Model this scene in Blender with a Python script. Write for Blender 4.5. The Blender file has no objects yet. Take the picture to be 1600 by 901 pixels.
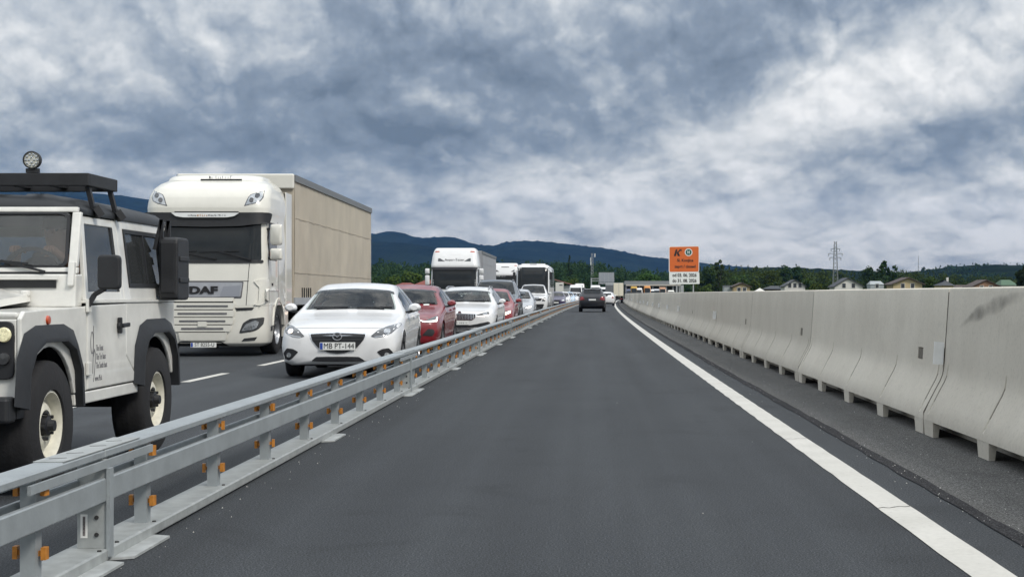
import bpy, bmesh, math, random
import numpy as np
from mathutils import Vector, Matrix
from mathutils.bvhtree import BVHTree
from math import sin, cos, pi, radians, sqrt, atan2

random.seed(7)
rng = np.random.default_rng(7)
SC = bpy.context.scene
COL = SC.collection

# ------------------------------------------------------------------ camera
F, XV, YH, HC = 2350.0, 915.0, 459.0, 1.25      # focal length in photo pixels, vanishing point, eye height
cam_d = bpy.data.cameras.new('camera')
cam_d.sensor_width = 36.0
cam_d.lens = F / 1600 * 36
cam_d.shift_x = (800 - XV) / 1600
cam_d.shift_y = (YH - 450.5) / 1600
cam_d.clip_start = 0.1
cam_d.clip_end = 60000
cam = bpy.data.objects.new('camera', cam_d)
COL.objects.link(cam)
cam.location = (0, 0, HC)
cam.rotation_euler = (radians(90), 0, 0)
SC.camera = cam

# ------------------------------------------------------------------ world, sun, exposure
SUN_EL, SUN_AZ = radians(44), radians(132)        # azimuth from +Y towards +X
def nd(nt, typ, **kw):
    n = nt.nodes.new(typ)
    for k, v in kw.items():
        if k == 'inp':
            for i, val in v.items():
                s = n.inputs[i]
                if hasattr(val, 'is_linked'):
                    nt.links.new(val, s)
                else:
                    s.default_value = val
        else:
            setattr(n, k, v)
    return n
def mth(nt, op, a, b=None, c=None, clamp=False):
    n = nt.nodes.new('ShaderNodeMath'); n.operation = op; n.use_clamp = clamp
    for i, v in enumerate((a, b, c)):
        if v is None: continue
        if hasattr(v, 'is_linked'): nt.links.new(v, n.inputs[i])
        else: n.inputs[i].default_value = v
    return n.outputs[0]
def ramp(nt, fac, stops, interp='LINEAR'):
    n = nt.nodes.new('ShaderNodeValToRGB'); n.color_ramp.interpolation = interp
    el = n.color_ramp.elements
    while len(el) < len(stops): el.new(0.5)
    for e, (p, c) in zip(el, stops):
        e.position = p; e.color = (*c, 1) if len(c) == 3 else c
    nt.links.new(fac, n.inputs[0])
    return n.outputs[0]
def mixc(nt, fac, a, b, mode='MIX'):
    n = nt.nodes.new('ShaderNodeMix'); n.data_type = 'RGBA'; n.blend_type = mode
    for i, v in ((0, fac), (6, a), (7, b)):
        if hasattr(v, 'is_linked'): nt.links.new(v, n.inputs[i])
        else: n.inputs[i].default_value = v if i == 0 else (*v, 1)
    return n.outputs[2]

world = bpy.data.worlds.new('World'); SC.world = world; world.use_nodes = True
wt = world.node_tree; wt.nodes.clear()
tc = nd(wt, 'ShaderNodeTexCoord')
sep = nd(wt, 'ShaderNodeSeparateXYZ', inp={0: tc.outputs['Generated']})
dx, dy, dz = sep.outputs
az = mth(wt, 'ARCTAN2', dx, dy)
el = mth(wt, 'ARCSINE', dz)
elp = mth(wt, 'MAXIMUM', el, 0.0)
# cloud coordinates: azimuth against a height that is stretched towards the horizon, as a cloud deck is seen
cvv = mth(wt, 'MULTIPLY', mth(wt, 'LOGARITHM', mth(wt, 'ADD', elp, 0.085), math.e), 0.26)
def wnoise(scale, detail, rough, dist, off):
    pl = nd(wt, 'ShaderNodeCombineXYZ', inp={0: mth(wt, 'ADD', az, off[0]), 1: mth(wt, 'ADD', cvv, off[1]), 2: off[2]})
    n = nd(wt, 'ShaderNodeTexNoise', inp={'Vector': pl.outputs[0], 'Scale': scale, 'Detail': detail, 'Roughness': rough, 'Distortion': dist})
    return n.outputs['Fac']
n_big = wnoise(5.0, 7, 0.5, 0.0, (3.1, 1.7, 0.0))
n_mid = wnoise(11.0, 11, 0.60, 0.0, (7.4, 2.2, 0.5))
n_lit = wnoise(11.0, 5, 0.60, 0.0, (7.4 + 0.004, 2.2 + 0.011, 0.5))
def heaps(off, det):
    wv = nd(wt, 'ShaderNodeCombineXYZ', inp={0: mth(wt, 'ADD', az, off[0]), 1: mth(wt, 'ADD', cvv, off[1]), 2: 0.0})
    wn = nd(wt, 'ShaderNodeTexNoise', inp={'Vector': wv.outputs[0], 'Scale': 14.0, 'Detail': 5.0, 'Roughness': 0.6})
    wo = nd(wt, 'ShaderNodeVectorMath', operation='MULTIPLY_ADD', inp={0: wn.outputs['Color'], 1: (0.075, 0.075, 0.0), 2: wv.outputs[0]})
    v = nd(wt, 'ShaderNodeTexVoronoi', feature='F1', inp={'Vector': wo.outputs[0], 'Scale': 15.0, 'Detail': det, 'Roughness': 0.55})
    return v.outputs['Distance']
h0 = heaps((1.3, 4.1), 3.0); h1 = heaps((1.3 + 0.004, 4.1 + 0.010), 2.0)
hrel = mth(wt, 'SUBTRACT', h1, h0)
relief = mth(wt, 'SUBTRACT', n_mid, n_lit)              # upper rims of the heaps catch the light
def blob(px, py, rx, ry, tilt):
    """soft cloud bank centred on a sky direction (given as the photo pixel that shows it)"""
    a0 = math.atan((px - XV) / F); e0 = math.atan((YH - py) / F)
    da = mth(wt, 'SUBTRACT', az, a0); de = mth(wt, 'SUBTRACT', el, e0)
    c, s = cos(tilt), sin(tilt)
    p = mth(wt, 'ADD', mth(wt, 'MULTIPLY', da, c * F / rx), mth(wt, 'MULTIPLY', de, s * F / rx))
    q = mth(wt, 'ADD', mth(wt, 'MULTIPLY', da, -s * F / ry), mth(wt, 'MULTIPLY', de, c * F / ry))
    r2 = mth(wt, 'ADD', mth(wt, 'MULTIPLY', p, p), mth(wt, 'MULTIPLY', q, q))
    return mth(wt, 'EXPONENT', mth(wt, 'MULTIPLY', r2, -1.0))
# dens: 0 bright thin cloud .. 1 dark thick cloud
dens = mth(wt, 'ADD', mth(wt, 'MULTIPLY', n_big, 0.70), mth(wt, 'MULTIPLY', n_mid, 0.60))
dens = mth(wt, 'SUBTRACT', dens, mth(wt, 'MULTIPLY', relief, 0.9))
dens = mth(wt, 'ADD', dens, mth(wt, 'MULTIPLY', h0, 0.16))
dens = mth(wt, 'SUBTRACT', dens, mth(wt, 'MULTIPLY', hrel, 0.26))
for (px, py, rx, ry, ti, am) in (
        (620, 110, 1000, 230, 0.0, 0.11), (1300, 260, 450, 150, 0.0, -0.17), (430, 225, 360, 55, 0.0, 0.25), (700, 225, 170, 40, 0.1, 0.12), (640, 120, 330, 66, 0.06, 0.19), (860, 90, 200, 90, 0.3, 0.10), (1180, 45, 330, 75, 0.40, 0.19),
        (1030, 275, 110, 42, 0.1, 0.13), (1470, 215, 130, 40, 0.05, 0.14), (1000, 205, 130, 32, 0.1, 0.08),
        (1520, 110, 230, 75, 0.35, -0.26), (140, 110, 260, 140, 0.0, -0.12), (1150, 200, 260, 36, 0.5, -0.13),
        (1280, 170, 180, 50, 0.35, -0.10), (950, 370, 1300, 75, 0.0, -0.18), (790, 285, 150, 50, 0.1, -0.13), (350, 268, 330, 18, 0.0, -0.12), (930, 150, 120, 40, 0.2, -0.06)):
    dens = mth(wt, 'ADD', dens, mth(wt, 'MULTIPLY', blob(px, py, rx, ry, ti), am))
ccol = ramp(wt, mth(wt, 'SUBTRACT', dens, 0.39), [
    (0.12, (0.79, 0.775, 0.745)), (0.26, (0.62, 0.62, 0.605)), (0.38, (0.45, 0.465, 0.472)),
    (0.50, (0.30, 0.328, 0.356)), (0.62, (0.19, 0.222, 0.262)), (0.85, (0.105, 0.128, 0.158))])
sky = nd(wt, 'ShaderNodeTexSky', sky_type='NISHITA', sun_disc=False, sun_elevation=SUN_EL, sun_rotation=SUN_AZ)
skyb = nd(wt, 'ShaderNodeVectorMath', operation='SCALE', inp={0: sky.outputs[0], 3: 0.09})
# zenith brightened beyond the overcast law, to light the ground under a darker horizon
zen_gain = mth(wt, 'ADD', mth(wt, 'MULTIPLY', mth(wt, 'SINE', elp), 1.9), 0.55)
ccl = nd(wt, 'ShaderNodeVectorMath', operation='SCALE', inp={0: ccol, 3: zen_gain})
fin = mixc(wt, 0.93, skyb.outputs[0], ccl.outputs[0])
bg = nd(wt, 'ShaderNodeBackground', inp={0: fin, 1: 1.0})
nd(wt, 'ShaderNodeOutputWorld', inp={0: bg.outputs[0]})

world.cycles.sampling_method = 'MANUAL'; world.cycles.sample_map_resolution = 512
sun_d = bpy.data.lights.new('sun', 'SUN'); sun_d.energy = 1.4; sun_d.angle = radians(14); sun_d.color = (1.0, 0.94, 0.85)
sun = bpy.data.objects.new('sun', sun_d); COL.objects.link(sun)
sdir = Vector((sin(SUN_AZ) * cos(SUN_EL), cos(SUN_AZ) * cos(SUN_EL), sin(SUN_EL)))
sun.rotation_euler = (-sdir).to_track_quat('-Z', 'Y').to_euler()

vs = SC.view_settings
vs.view_transform = 'Standard'; vs.look = 'None'; vs.exposure = 0.72; vs.gamma = 1.0; vs.use_curve_mapping = False
SC.render.film_transparent = False
SC.cycles.use_denoising = True
SC.cycles.max_bounces = 6; SC.cycles.volume_bounces = 0; SC.cycles.transparent_max_bounces = 12

# ------------------------------------------------------------------ materials
MATS = {}
def mat(name, col=(0.5, 0.5, 0.5), rough=0.5, metal=0.0, spec=0.5, coat=0.0, emit=None, emit_s=0.0, var=0.0, vscale=6.0,
        bump=0.0, bscale=40.0, col2=None):
    if name in MATS: return MATS[name]
    m = bpy.data.materials.new(name); m.use_nodes = True; MATS[name] = m
    nt = m.node_tree; b = nt.nodes['Principled BSDF']
    b.inputs['Base Color'].default_value = (*col, 1); b.inputs['Roughness'].default_value = rough
    b.inputs['Metallic'].default_value = metal; b.inputs['Specular IOR Level'].default_value = spec
    b.inputs['Coat Weight'].default_value = coat; b.inputs['Coat Roughness'].default_value = 0.04
    if emit: b.inputs['Emission Color'].default_value = (*emit, 1); b.inputs['Emission Strength'].default_value = emit_s
    if var or bump or col2:
        t = nd(nt, 'ShaderNodeTexCoord')
        n = nd(nt, 'ShaderNodeTexNoise', inp={'Vector': t.outputs['Object'], 'Scale': vscale, 'Detail': 8.0, 'Roughness': 0.62})
        c2 = col2 or tuple(c * (1 - var) for c in col)
        f = mth(nt, 'MULTIPLY_ADD', n.outputs['Fac'], 2.6, -0.8, clamp=True)
        nt.links.new(mixc(nt, f, c2, tuple(min(1, c * (1 + var * 0.5)) for c in col)), b.inputs['Base Color'])
        r = mth(nt, 'MULTIPLY_ADD', n.outputs['Fac'], 0.22, rough - 0.11, clamp=True)
        nt.links.new(r, b.inputs['Roughness'])
        if bump:
            n2 = nd(nt, 'ShaderNodeTexNoise', inp={'Vector': t.outputs['Object'], 'Scale': bscale, 'Detail': 4.0})
            bp = nd(nt, 'ShaderNodeBump', inp={'Strength': bump, 'Distance': 0.02, 'Height': n2.outputs['Fac']})
            nt.links.new(bp.outputs[0], b.inputs['Normal'])
    return m
def paint(name, col, rough=0.32):
    m = mat(name, col, rough, coat=0.7, var=0.05, vscale=3.0)
    # the inner side of the sheet is trimmed in dark grey
    nt = m.node_tree; out = nt.nodes['Material Output']; b = nt.nodes['Principled BSDF']
    g_ = nd(nt, 'ShaderNodeNewGeometry'); d_ = nd(nt, 'ShaderNodeBsdfDiffuse', inp={0: (0.10, 0.10, 0.105, 1)})
    mx = nd(nt, 'ShaderNodeMixShader', inp={0: g_.outputs['Backfacing'], 1: b.outputs[0], 2: d_.outputs[0]})
    nt.links.new(mx.outputs[0], out.inputs[0])
    return m
M_white = paint('white_paint', (0.68, 0.685, 0.69))
M_cream = paint('cream_white_paint', (0.68, 0.668, 0.61))
M_defw = mat('aged_white_paint', (0.70, 0.695, 0.66), 0.34, coat=0.55, var=0.14, vscale=5.0)
M_red = paint('dark_red_paint', (0.19, 0.008, 0.014))
M_red2 = paint('red_paint', (0.22, 0.012, 0.013))
M_grey = paint('grey_paint', (0.10, 0.12, 0.14))
M_silver = paint('silver_paint', (0.42, 0.44, 0.47))
M_black = paint('black_paint', (0.009, 0.010, 0.014))
M_navy = paint('navy_paint', (0.03, 0.05, 0.12))
M_purple = paint('purple_paint', (0.035, 0.025, 0.075))
M_bluew = paint('pale_blue_paint', (0.45, 0.58, 0.72))
M_glass = mat('dark_glass', (0.013, 0.016, 0.018), 0.05, spec=0.38, var=0.4, vscale=1.5)
M_plastic = mat('black_plastic', (0.016, 0.017, 0.02), 0.55, var=0.3, vscale=9.0)
M_gplastic = mat('grey_black_plastic', (0.019, 0.021, 0.025), 0.6, var=0.25, vscale=7.0, bump=0.1)
M_tyre = mat('tyre_rubber', (0.013, 0.013, 0.015), 0.85, var=0.35, vscale=14.0, bump=0.2)
M_chrome = mat('chrome', (0.75, 0.76, 0.78), 0.14, metal=1.0)
M_alloy = mat('alloy', (0.38, 0.39, 0.41), 0.35, metal=0.8, var=0.2)
M_lens = mat('lamp_lens', (0.42, 0.44, 0.46), 0.08, metal=0.55, coat=1.0)
M_lensdark = mat('dark_lamp_housing', (0.06, 0.062, 0.066), 0.12, metal=0.3, coat=1.0)
M_lampon = mat('lit_lamp', (0.9, 0.9, 0.9), 0.2, emit=(1.0, 0.93, 0.86), emit_s=1.2)
M_lampyel = mat('lit_side_lamp', (0.75, 0.72, 0.5), 0.3, emit=(1.0, 0.9, 0.5), emit_s=0.12, var=0.5, vscale=60)
M_lampwarm = mat('lit_warm_lamp', (0.9, 0.75, 0.6), 0.2, emit=(1.0, 0.72, 0.55), emit_s=1.4)
M_orange = mat('orange_reflector', (0.50, 0.20, 0.03), 0.4, var=0.35, vscale=20.0)
M_amber = mat('amber_lens', (0.45, 0.06, 0.015), 0.25, coat=0.6)
M_tail = mat('red_lens', (0.20, 0.01, 0.014), 0.2, coat=0.8)
M_plate = mat('number_plate', (0.72, 0.73, 0.71), 0.45)
M_pblue = mat('plate_blue_band', (0.02, 0.06, 0.32), 0.45)
M_ink = mat('black_ink', (0.012, 0.012, 0.014), 0.6)
M_inkgrey = mat('grey_ink', (0.12, 0.12, 0.13), 0.6)
M_dark = mat('underbody', (0.012, 0.012, 0.013), 0.85)
M_steel = mat('galvanised_steel', (0.33, 0.36, 0.375), 0.5, metal=0.30, var=0.13, vscale=7.0, bump=0.05, bscale=60)
M_steel2 = mat('worn_steel', (0.36, 0.38, 0.378), 0.52, metal=0.25, var=0.22, vscale=11.0, bump=0.05)
M_skin = mat('skin', (0.62, 0.33, 0.22), 0.55)
M_cloth = mat('dark_cloth', (0.035, 0.04, 0.05), 0.9, bump=0.2)
M_silverpanel = mat('silver_panel', (0.46, 0.47, 0.50), 0.35, metal=0.6, var=0.12)
M_greyhouse = mat('grey_render', (0.34, 0.37, 0.38), 0.9, var=0.2)

# glass one can see through
def clear_glass(name, tint, alpha=0.62, ior=1.5):
    m = bpy.data.materials.new(name); m.use_nodes = True; nt = m.node_tree; nt.nodes.clear(); MATS[name] = m
    tr = nd(nt, 'ShaderNodeBsdfTransparent', inp={0: (*tint, 1)})
    gl = nd(nt, 'ShaderNodeBsdfGlossy', inp={0: (0.9, 0.92, 0.94, 1), 1: 0.03})
    df = nd(nt, 'ShaderNodeBsdfDiffuse', inp={0: (0.30, 0.32, 0.33, 1)})
    fr = nd(nt, 'ShaderNodeFresnel', inp={0: ior})
    m1 = nd(nt, 'ShaderNodeMixShader', inp={0: 1 - alpha, 1: tr.outputs[0], 2: df.outputs[0]})
    m2 = nd(nt, 'ShaderNodeMixShader', inp={0: fr.outputs[0], 1: m1.outputs[0], 2: gl.outputs[0]})
    nd(nt, 'ShaderNodeOutputMaterial', inp={0: m2.outputs[0]})
    return m
M_clear = clear_glass('window_glass', (0.80, 0.84, 0.84), alpha=0.90)
M_clearw = clear_glass('dusty_window_glass', (0.86, 0.88, 0.88), alpha=0.945)
M_carglass = clear_glass('tinted_car_glass', (0.78, 0.84, 0.82), alpha=0.965, ior=1.36)

# ------------------------------------------------------------------ mesh helpers
def link(o, parent=None):
    COL.objects.link(o)
    if parent is not None: o.parent = parent
    return o
def tag(o, label=None, cat=None, group=None, kind=None):
    if label: o['label'] = label
    if cat: o['category'] = cat
    if group: o['group'] = group
    if kind: o['kind'] = kind
    return o
def empty(name, loc=(0, 0, 0), rz=0.0, parent=None):
    o = bpy.data.objects.new(name, None); o.location = loc; o.rotation_euler = (0, 0, rz); o.empty_display_size = 0.2
    return link(o, parent)
class MB:
    def __init__(s): s.v = []; s.f = []
    def add(s, vs, fs):
        k = len(s.v); s.v += [tuple(p) for p in vs]; s.f += [tuple(i + k for i in f) for f in fs]; return s
    def box(s, x0, x1, y0, y1, z0, z1):
        return s.add([(x0, y0, z0), (x1, y0, z0), (x1, y1, z0), (x0, y1, z0), (x0, y0, z1), (x1, y0, z1), (x1, y1, z1), (x0, y1, z1)],
                     [(0, 3, 2, 1), (4, 5, 6, 7), (0, 1, 5, 4), (1, 2, 6, 5), (2, 3, 7, 6), (3, 0, 4, 7)])
    def hexa(s, a, b):
        """two quads (bottom, top) of four points each"""
        return s.add(list(a) + list(b), [(0, 3, 2, 1), (4, 5, 6, 7), (0, 1, 5, 4), (1, 2, 6, 5), (2, 3, 7, 6), (3, 0, 4, 7)])
    def bar(s, p, q, w, h=None, up=(0, 0, 1)):
        h = h or w; p = Vector(p); q = Vector(q); d = (q - p).normalized(); u = Vector(up)
        if abs(d.dot(u)) > 0.95: u = Vector((1, 0, 0))
        a = d.cross(u).normalized() * w / 2; b = a.cross(d).normalized() * h / 2
        r = [-a - b, a - b, a + b, -a + b]
        return s.hexa([p + i for i in r], [q + i for i in r])
    def tube(s, p, q, r, n=10, r2=None):
        r2 = r if r2 is None else r2; p = Vector(p); q = Vector(q); d = (q - p).normalized()
        u = Vector((0, 0, 1)) if abs(d.z) < 0.9 else Vector((1, 0, 0))
        a = d.cross(u).normalized(); b = a.cross(d)
        vs = []
        for c, rr in ((p, r), (q, r2)):
            for i in range(n):
                t = 2 * pi * i / n; vs.append(c + a * cos(t) * rr + b * sin(t) * rr)
        fs = [(i, (i + 1) % n, n + (i + 1) % n, n + i) for i in range(n)] + [tuple(range(n))[::-1], tuple(range(n, 2 * n))]
        return s.add(vs, fs)
    def prism(s, poly, axis, a, b):
        """polygon in the two other axes, extruded along axis from a to b"""
        n = len(poly)
        def P(p, t):
            return {'x': (t, p[0], p[1]), 'y': (p[0], t, p[1]), 'z': (p[0], p[1], t)}[axis]
        return s.add([P(p, a) for p in poly] + [P(p, b) for p in poly],
                     [tuple(range(n)), tuple(range(2 * n - 1, n - 1, -1))] + [(i, (i + 1) % n, n + (i + 1) % n, n + i) for i in range(n)])
    def loft(s, rings, closed=True, cap0=True, cap1=True):
        n = len(rings[0]); k = len(rings)
        vs = [p for r in rings for p in r]; fs = []
        for j in range(k - 1):
            for i in range(n if closed else n - 1):
                i2 = (i + 1) % n
                fs.append((j * n + i, j * n + i2, (j + 1) * n + i2, (j + 1) * n + i))
        if cap0: fs.append(tuple(range(n))[::-1])
        if cap1: fs.append(tuple(range((k - 1) * n, k * n)))
        return s.add(vs, fs)
    def lathe(s, prof, axis='y', n=28, c=(0, 0, 0)):
        rings = []
        for i in range(n):
            t = 2 * pi * i / n
            rings.append([(c[0] + r * cos(t), c[1] + h, c[2] + r * sin(t)) if axis == 'y' else
                          (c[0] + h, c[1] + r * cos(t), c[2] + r * sin(t)) if axis == 'x' else
                          (c[0] + r * cos(t), c[1] + r * sin(t), c[2] + h) for r, h in prof])
        m = len(prof); vs = [p for r in rings for p in r]; fs = []
        for i in range(n):
            for j in range(m - 1):
                a, b = i * m + j, ((i + 1) % n) * m + j
                fs.append((a, b, b + 1, a + 1))
        return s.add(vs, fs)
    def mesh(s, name, m, smooth=None):
        me = bpy.data.meshes.new(name); me.from_pydata(s.v, [], s.f)
        bm = bmesh.new(); bm.from_mesh(me); bmesh.ops.recalc_face_normals(bm, faces=bm.faces); bm.to_mesh(me); bm.free()
        if m is not None: me.materials.append(m)
        if smooth is not None:
            me.shade_smooth(); me.set_sharp_from_angle(angle=radians(smooth))
        return me
    def build(s, name, m, parent=None, smooth=None, bevel=0.0, loc=None, rz=None):
        o = bpy.data.objects.new(name, s.mesh(name, m, smooth))
        if loc is not None: o.location = loc
        if rz is not None: o.rotation_euler = (0, 0, rz)
        link(o, parent)
        if bevel:
            b = o.modifiers.new('bevel', 'BEVEL'); b.width = bevel; b.segments = 2; b.limit_method = 'ANGLE'; b.angle_limit = radians(35)
            b.harden_normals = False
        return o
def inst(name, me, parent=None, loc=(0, 0, 0), rot=(0, 0, 0), sc=None):
    o = bpy.data.objects.new(name, me); o.location = loc; o.rotation_euler = rot
    if sc: o.scale = sc
    return link(o, parent)
def copy_tree(o, parent=None):
    c = o.copy(); link(c, None); c.parent = parent
    for ch in o.children: copy_tree(ch, c)
    return c
def rnd(poly, r, n=4):
    """round the corners of a polygon"""
    out = []
    for i, p in enumerate(poly):
        a = Vector(poly[i - 1]); p = Vector(p); b = Vector(poly[(i + 1) % len(poly)])
        la, lb = (a - p).length, (b - p).length
        k = min(r, la * 0.45, lb * 0.45)
        s_, e_ = p + (a - p).normalized() * k, p + (b - p).normalized() * k
        for j in range(n + 1):
            t = j / n; out.append(tuple(s_ * (1 - t) ** 2 + p * 2 * t * (1 - t) + e_ * t * t))
    return out
def rect(x0, x1, y0, y1, r=0.0):
    p = [(x0, y0), (x1, y0), (x1, y1), (x0, y1)]
    return rnd(p, r) if r else p
def mir(poly): return [(-a, b) for a, b in poly][::-1]
def text(s, size, m, parent, loc, rot, name='lettering', ext=0.0015, align='CENTER', sx=1.0, bold=0.0):
    c = bpy.data.curves.new('t', 'FONT'); c.body = s; c.size = size; c.extrude = ext; c.align_x = align; c.align_y = 'CENTER'; c.resolution_u = 3; c.offset = bold
    o = bpy.data.objects.new('t', c); me = bpy.data.meshes.new_from_object(o); me.materials.clear(); me.materials.append(m)
    bpy.data.objects.remove(o); bpy.data.curves.remove(c); me.name = name
    return inst(name, me, parent, loc, rot, (sx, 1, 1))
def marks(parent, x, y0, y1, z, h, m, seed, gap=.35):
    """lettering too small to read in the photo: a row of short upright strokes facing +x"""
    rg = random.Random(seed); b = MB(); y = y0
    while y < y1:
        if rg.random() < .14: y += h * .6
        w = h * rg.uniform(.12, .2); lw = h * rg.uniform(.35, .6); hh_ = h * rg.choice((.7, .7, 1.0))
        b.box(x, x + .003, y, y + w, z - h / 2, z - h / 2 + hh_)
        if rg.random() < .8: b.box(x, x + .003, y + w, y + lw, z - h / 2 + hh_ * rg.choice((0, .42, .82)), z - h / 2 + hh_ * rg.choice((0, .42, .82)) + h * .16)
        y += lw + h * gap
    return b.build('lettering', m, parent)
R_FRONT = (radians(90), 0, radians(90))      # text that reads from +x (front of a vehicle)
R_BACK = (radians(90), 0, radians(-90))
R_LEFT = (radians(90), 0, radians(180))      # text that reads from +y (left side of a vehicle)

AX = {'F': (0, 1), 'B': (0, -1), 'L': (1, 1), 'R': (1, -1), 'T': (2, 1)}
def patch(name, bvh, poly, view, off, thick, m, parent, grid=0.07, smooth=40):
    """a sheet with the outline poly laid on a body, seen along an axis"""
    ai, sg = AX[view]
    o2 = [i for i in range(3) if i != ai]
    bm = bmesh.new()
    bm.faces.new([bm.verts.new((p[0], p[1], 0)) for p in poly])
    for k in (0, 1):
        lo = min(p[k] for p in poly); hi = max(p[k] for p in poly); n = int((hi - lo) / grid)
        for i in range(1, n + 1):
            co = [0, 0, 0]; no = [0, 0, 0]; co[k] = lo + (hi - lo) * i / (n + 1); no[k] = 1
            bmesh.ops.bisect_plane(bm, geom=bm.verts[:] + bm.edges[:] + bm.faces[:], plane_co=co, plane_no=no)
    bmesh.ops.triangulate(bm, faces=[f for f in bm.faces if len(f.verts) > 4])
    dirv = Vector((0, 0, 0)); dirv[ai] = -sg
    vals = {}
    for v in bm.verts:
        org = Vector((0, 0, 0)); org[o2[0]] = v.co.x; org[o2[1]] = v.co.y; org[ai] = sg * 20
        h, n, i, d = bvh.ray_cast(org, dirv)
        if h is None:
            org[ai] = 0; h, n, i, d = bvh.find_nearest(org)
            pt = Vector(org); pt[ai] = h[ai]; n = -dirv; h = pt
        if n.dot(dirv) > 0: n = -n
        vals[v] = h + (n * 0.5 - dirv * 0.5) * off
    bnd = [e for e in bm.edges if e.is_boundary]
    for v, c in vals.items(): v.co = c
    r = bmesh.ops.extrude_edge_only(bm, edges=bnd)
    for g in r['geom']:
        if isinstance(g, bmesh.types.BMVert): g.co = g.co + dirv * thick
    bmesh.ops.recalc_face_normals(bm, faces=bm.faces)
    me = bpy.data.meshes.new(name); bm.to_mesh(me); bm.free()
    me.materials.append(m); me.shade_smooth(); me.set_sharp_from_angle(angle=radians(smooth))
    return link(bpy.data.objects.new(name, me), parent)
def bvh_of(*objs):
    vs, fs = [], []
    for o in objs:
        k = len(vs); me = o.data
        M = Matrix.Translation(o.location)
        vs += [M @ v.co for v in me.vertices]; fs += [[i + k for i in p.vertices] for p in me.polygons]
    return BVHTree.FromPolygons(vs, fs)

# road frame: d metres ahead along a very gentle right-hand bend
def bend(d): return d * d / 19000.0 if d > 0 else 0.0
def RP(d, x, z=0.0): return Vector((x + bend(d), d, z))
def head(d): return -atan2(max(d, 0) / 9500.0, 1.0)
def PX(px, py, d):
    """world point at distance d that the photo shows at pixel (px, py)"""
    return Vector(((px - XV) * d / F, d, HC + (YH - py) * d / F))
# ------------------------------------------------------------------ ground, road
def asphalt(name, c1, c2, rough=0.8, fine=420.0, patch_s=0.22, spec=0.35):
    m = bpy.data.materials.new(name); m.use_nodes = True; nt = m.node_tree; b = nt.nodes['Principled BSDF']
    t = nd(nt, 'ShaderNodeTexCoord')
    mp = nd(nt, 'ShaderNodeMapping', inp={0: t.outputs['Object'], 3: (1.0, 0.16, 1.0)})
    big = nd(nt, 'ShaderNodeTexNoise', inp={'Vector': mp.outputs[0], 'Scale': patch_s * 4, 'Detail': 5.0, 'Roughness': 0.55})
    fin = nd(nt, 'ShaderNodeTexNoise', inp={'Vector': t.outputs['Object'], 'Scale': fine / 4, 'Detail': 3.0, 'Roughness': 0.7})
    vor = nd(nt, 'ShaderNodeTexVoronoi', inp={'Vector': t.outputs['Object'], 'Scale': fine / 3})
    col = mixc(nt, mth(nt, 'MULTIPLY_ADD', big.outputs['Fac'], 2.2, -0.6, clamp=True), c1, c2)
    # polished wheel tracks and the paver's strips run along the road
    sx_ = nd(nt, 'ShaderNodeSeparateXYZ', inp={0: t.outputs['Object']})
    cb = nd(nt, 'ShaderNodeCombineXYZ', inp={0: mth(nt, 'MULTIPLY', sx_.outputs[0], 1.15), 1: mth(nt, 'MULTIPLY', sx_.outputs[1], 0.012), 2: 3.0})
    tr = nd(nt, 'ShaderNodeTexNoise', inp={'Vector': cb.outputs[0], 'Scale': 1.0, 'Detail': 3.0, 'Roughness': 0.6})
    col = mixc(nt, 1.0, col, ramp(nt, tr.outputs['Fac'], [(0.3, (0.76, 0.76, 0.76)), (0.5, (1, 1, 1)), (0.7, (1.24, 1.24, 1.24))]), 'MULTIPLY')
    st = nd(nt, 'ShaderNodeTexNoise', inp={'Vector': t.outputs['Object'], 'Scale': 0.9, 'Detail': 6.0, 'Roughness': 0.65, 'Distortion': 0.8})
    col = mixc(nt, 1.0, col, ramp(nt, st.outputs['Fac'], [(0.28, (0.74, 0.74, 0.74)), (0.42, (1, 1, 1)), (0.7, (1.08, 1.08, 1.08))]), 'MULTIPLY')
    sp = ramp(nt, fin.outputs['Fac'], [(0.32, (0.15, 0.15, 0.15)), (0.5, (1.0, 1.0, 1.0)), (0.66, (3.0, 3.0, 3.0))])
    col = mixc(nt, 1.0, col, sp, 'MULTIPLY')
    sp2 = ramp(nt, vor.outputs['Distance'], [(0.0, (1.45, 1.45, 1.45)), (0.35, (1, 1, 1)), (0.8, (0.72, 0.72, 0.72))])
    col = mixc(nt, 0.8, col, sp2, 'MULTIPLY')
    nt.links.new(col, b.inputs['Base Color'])
    b.inputs['Roughness'].default_value = rough; b.inputs['Specular IOR Level'].default_value = spec
    bp = nd(nt, 'ShaderNodeBump', inp={'Strength': 0.5, 'Distance': 0.006, 'Height': fin.outputs['Fac']})
    nt.links.new(bp.outputs[0], b.inputs['Normal'])
    return m
M_asph = asphalt('lane_asphalt', (0.0275, 0.0305, 0.0345), (0.038, 0.042, 0.0465), 0.78, spec=0.25)
M_asph2 = asphalt('shoulder_asphalt', (0.074, 0.073, 0.071), (0.094, 0.093, 0.090), 0.88, spec=0.2)
M_seam = asphalt('sealed_seam_bitumen', (0.026, 0.026, 0.028), (0.036, 0.036, 0.038), 0.92, spec=0.08)
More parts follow.
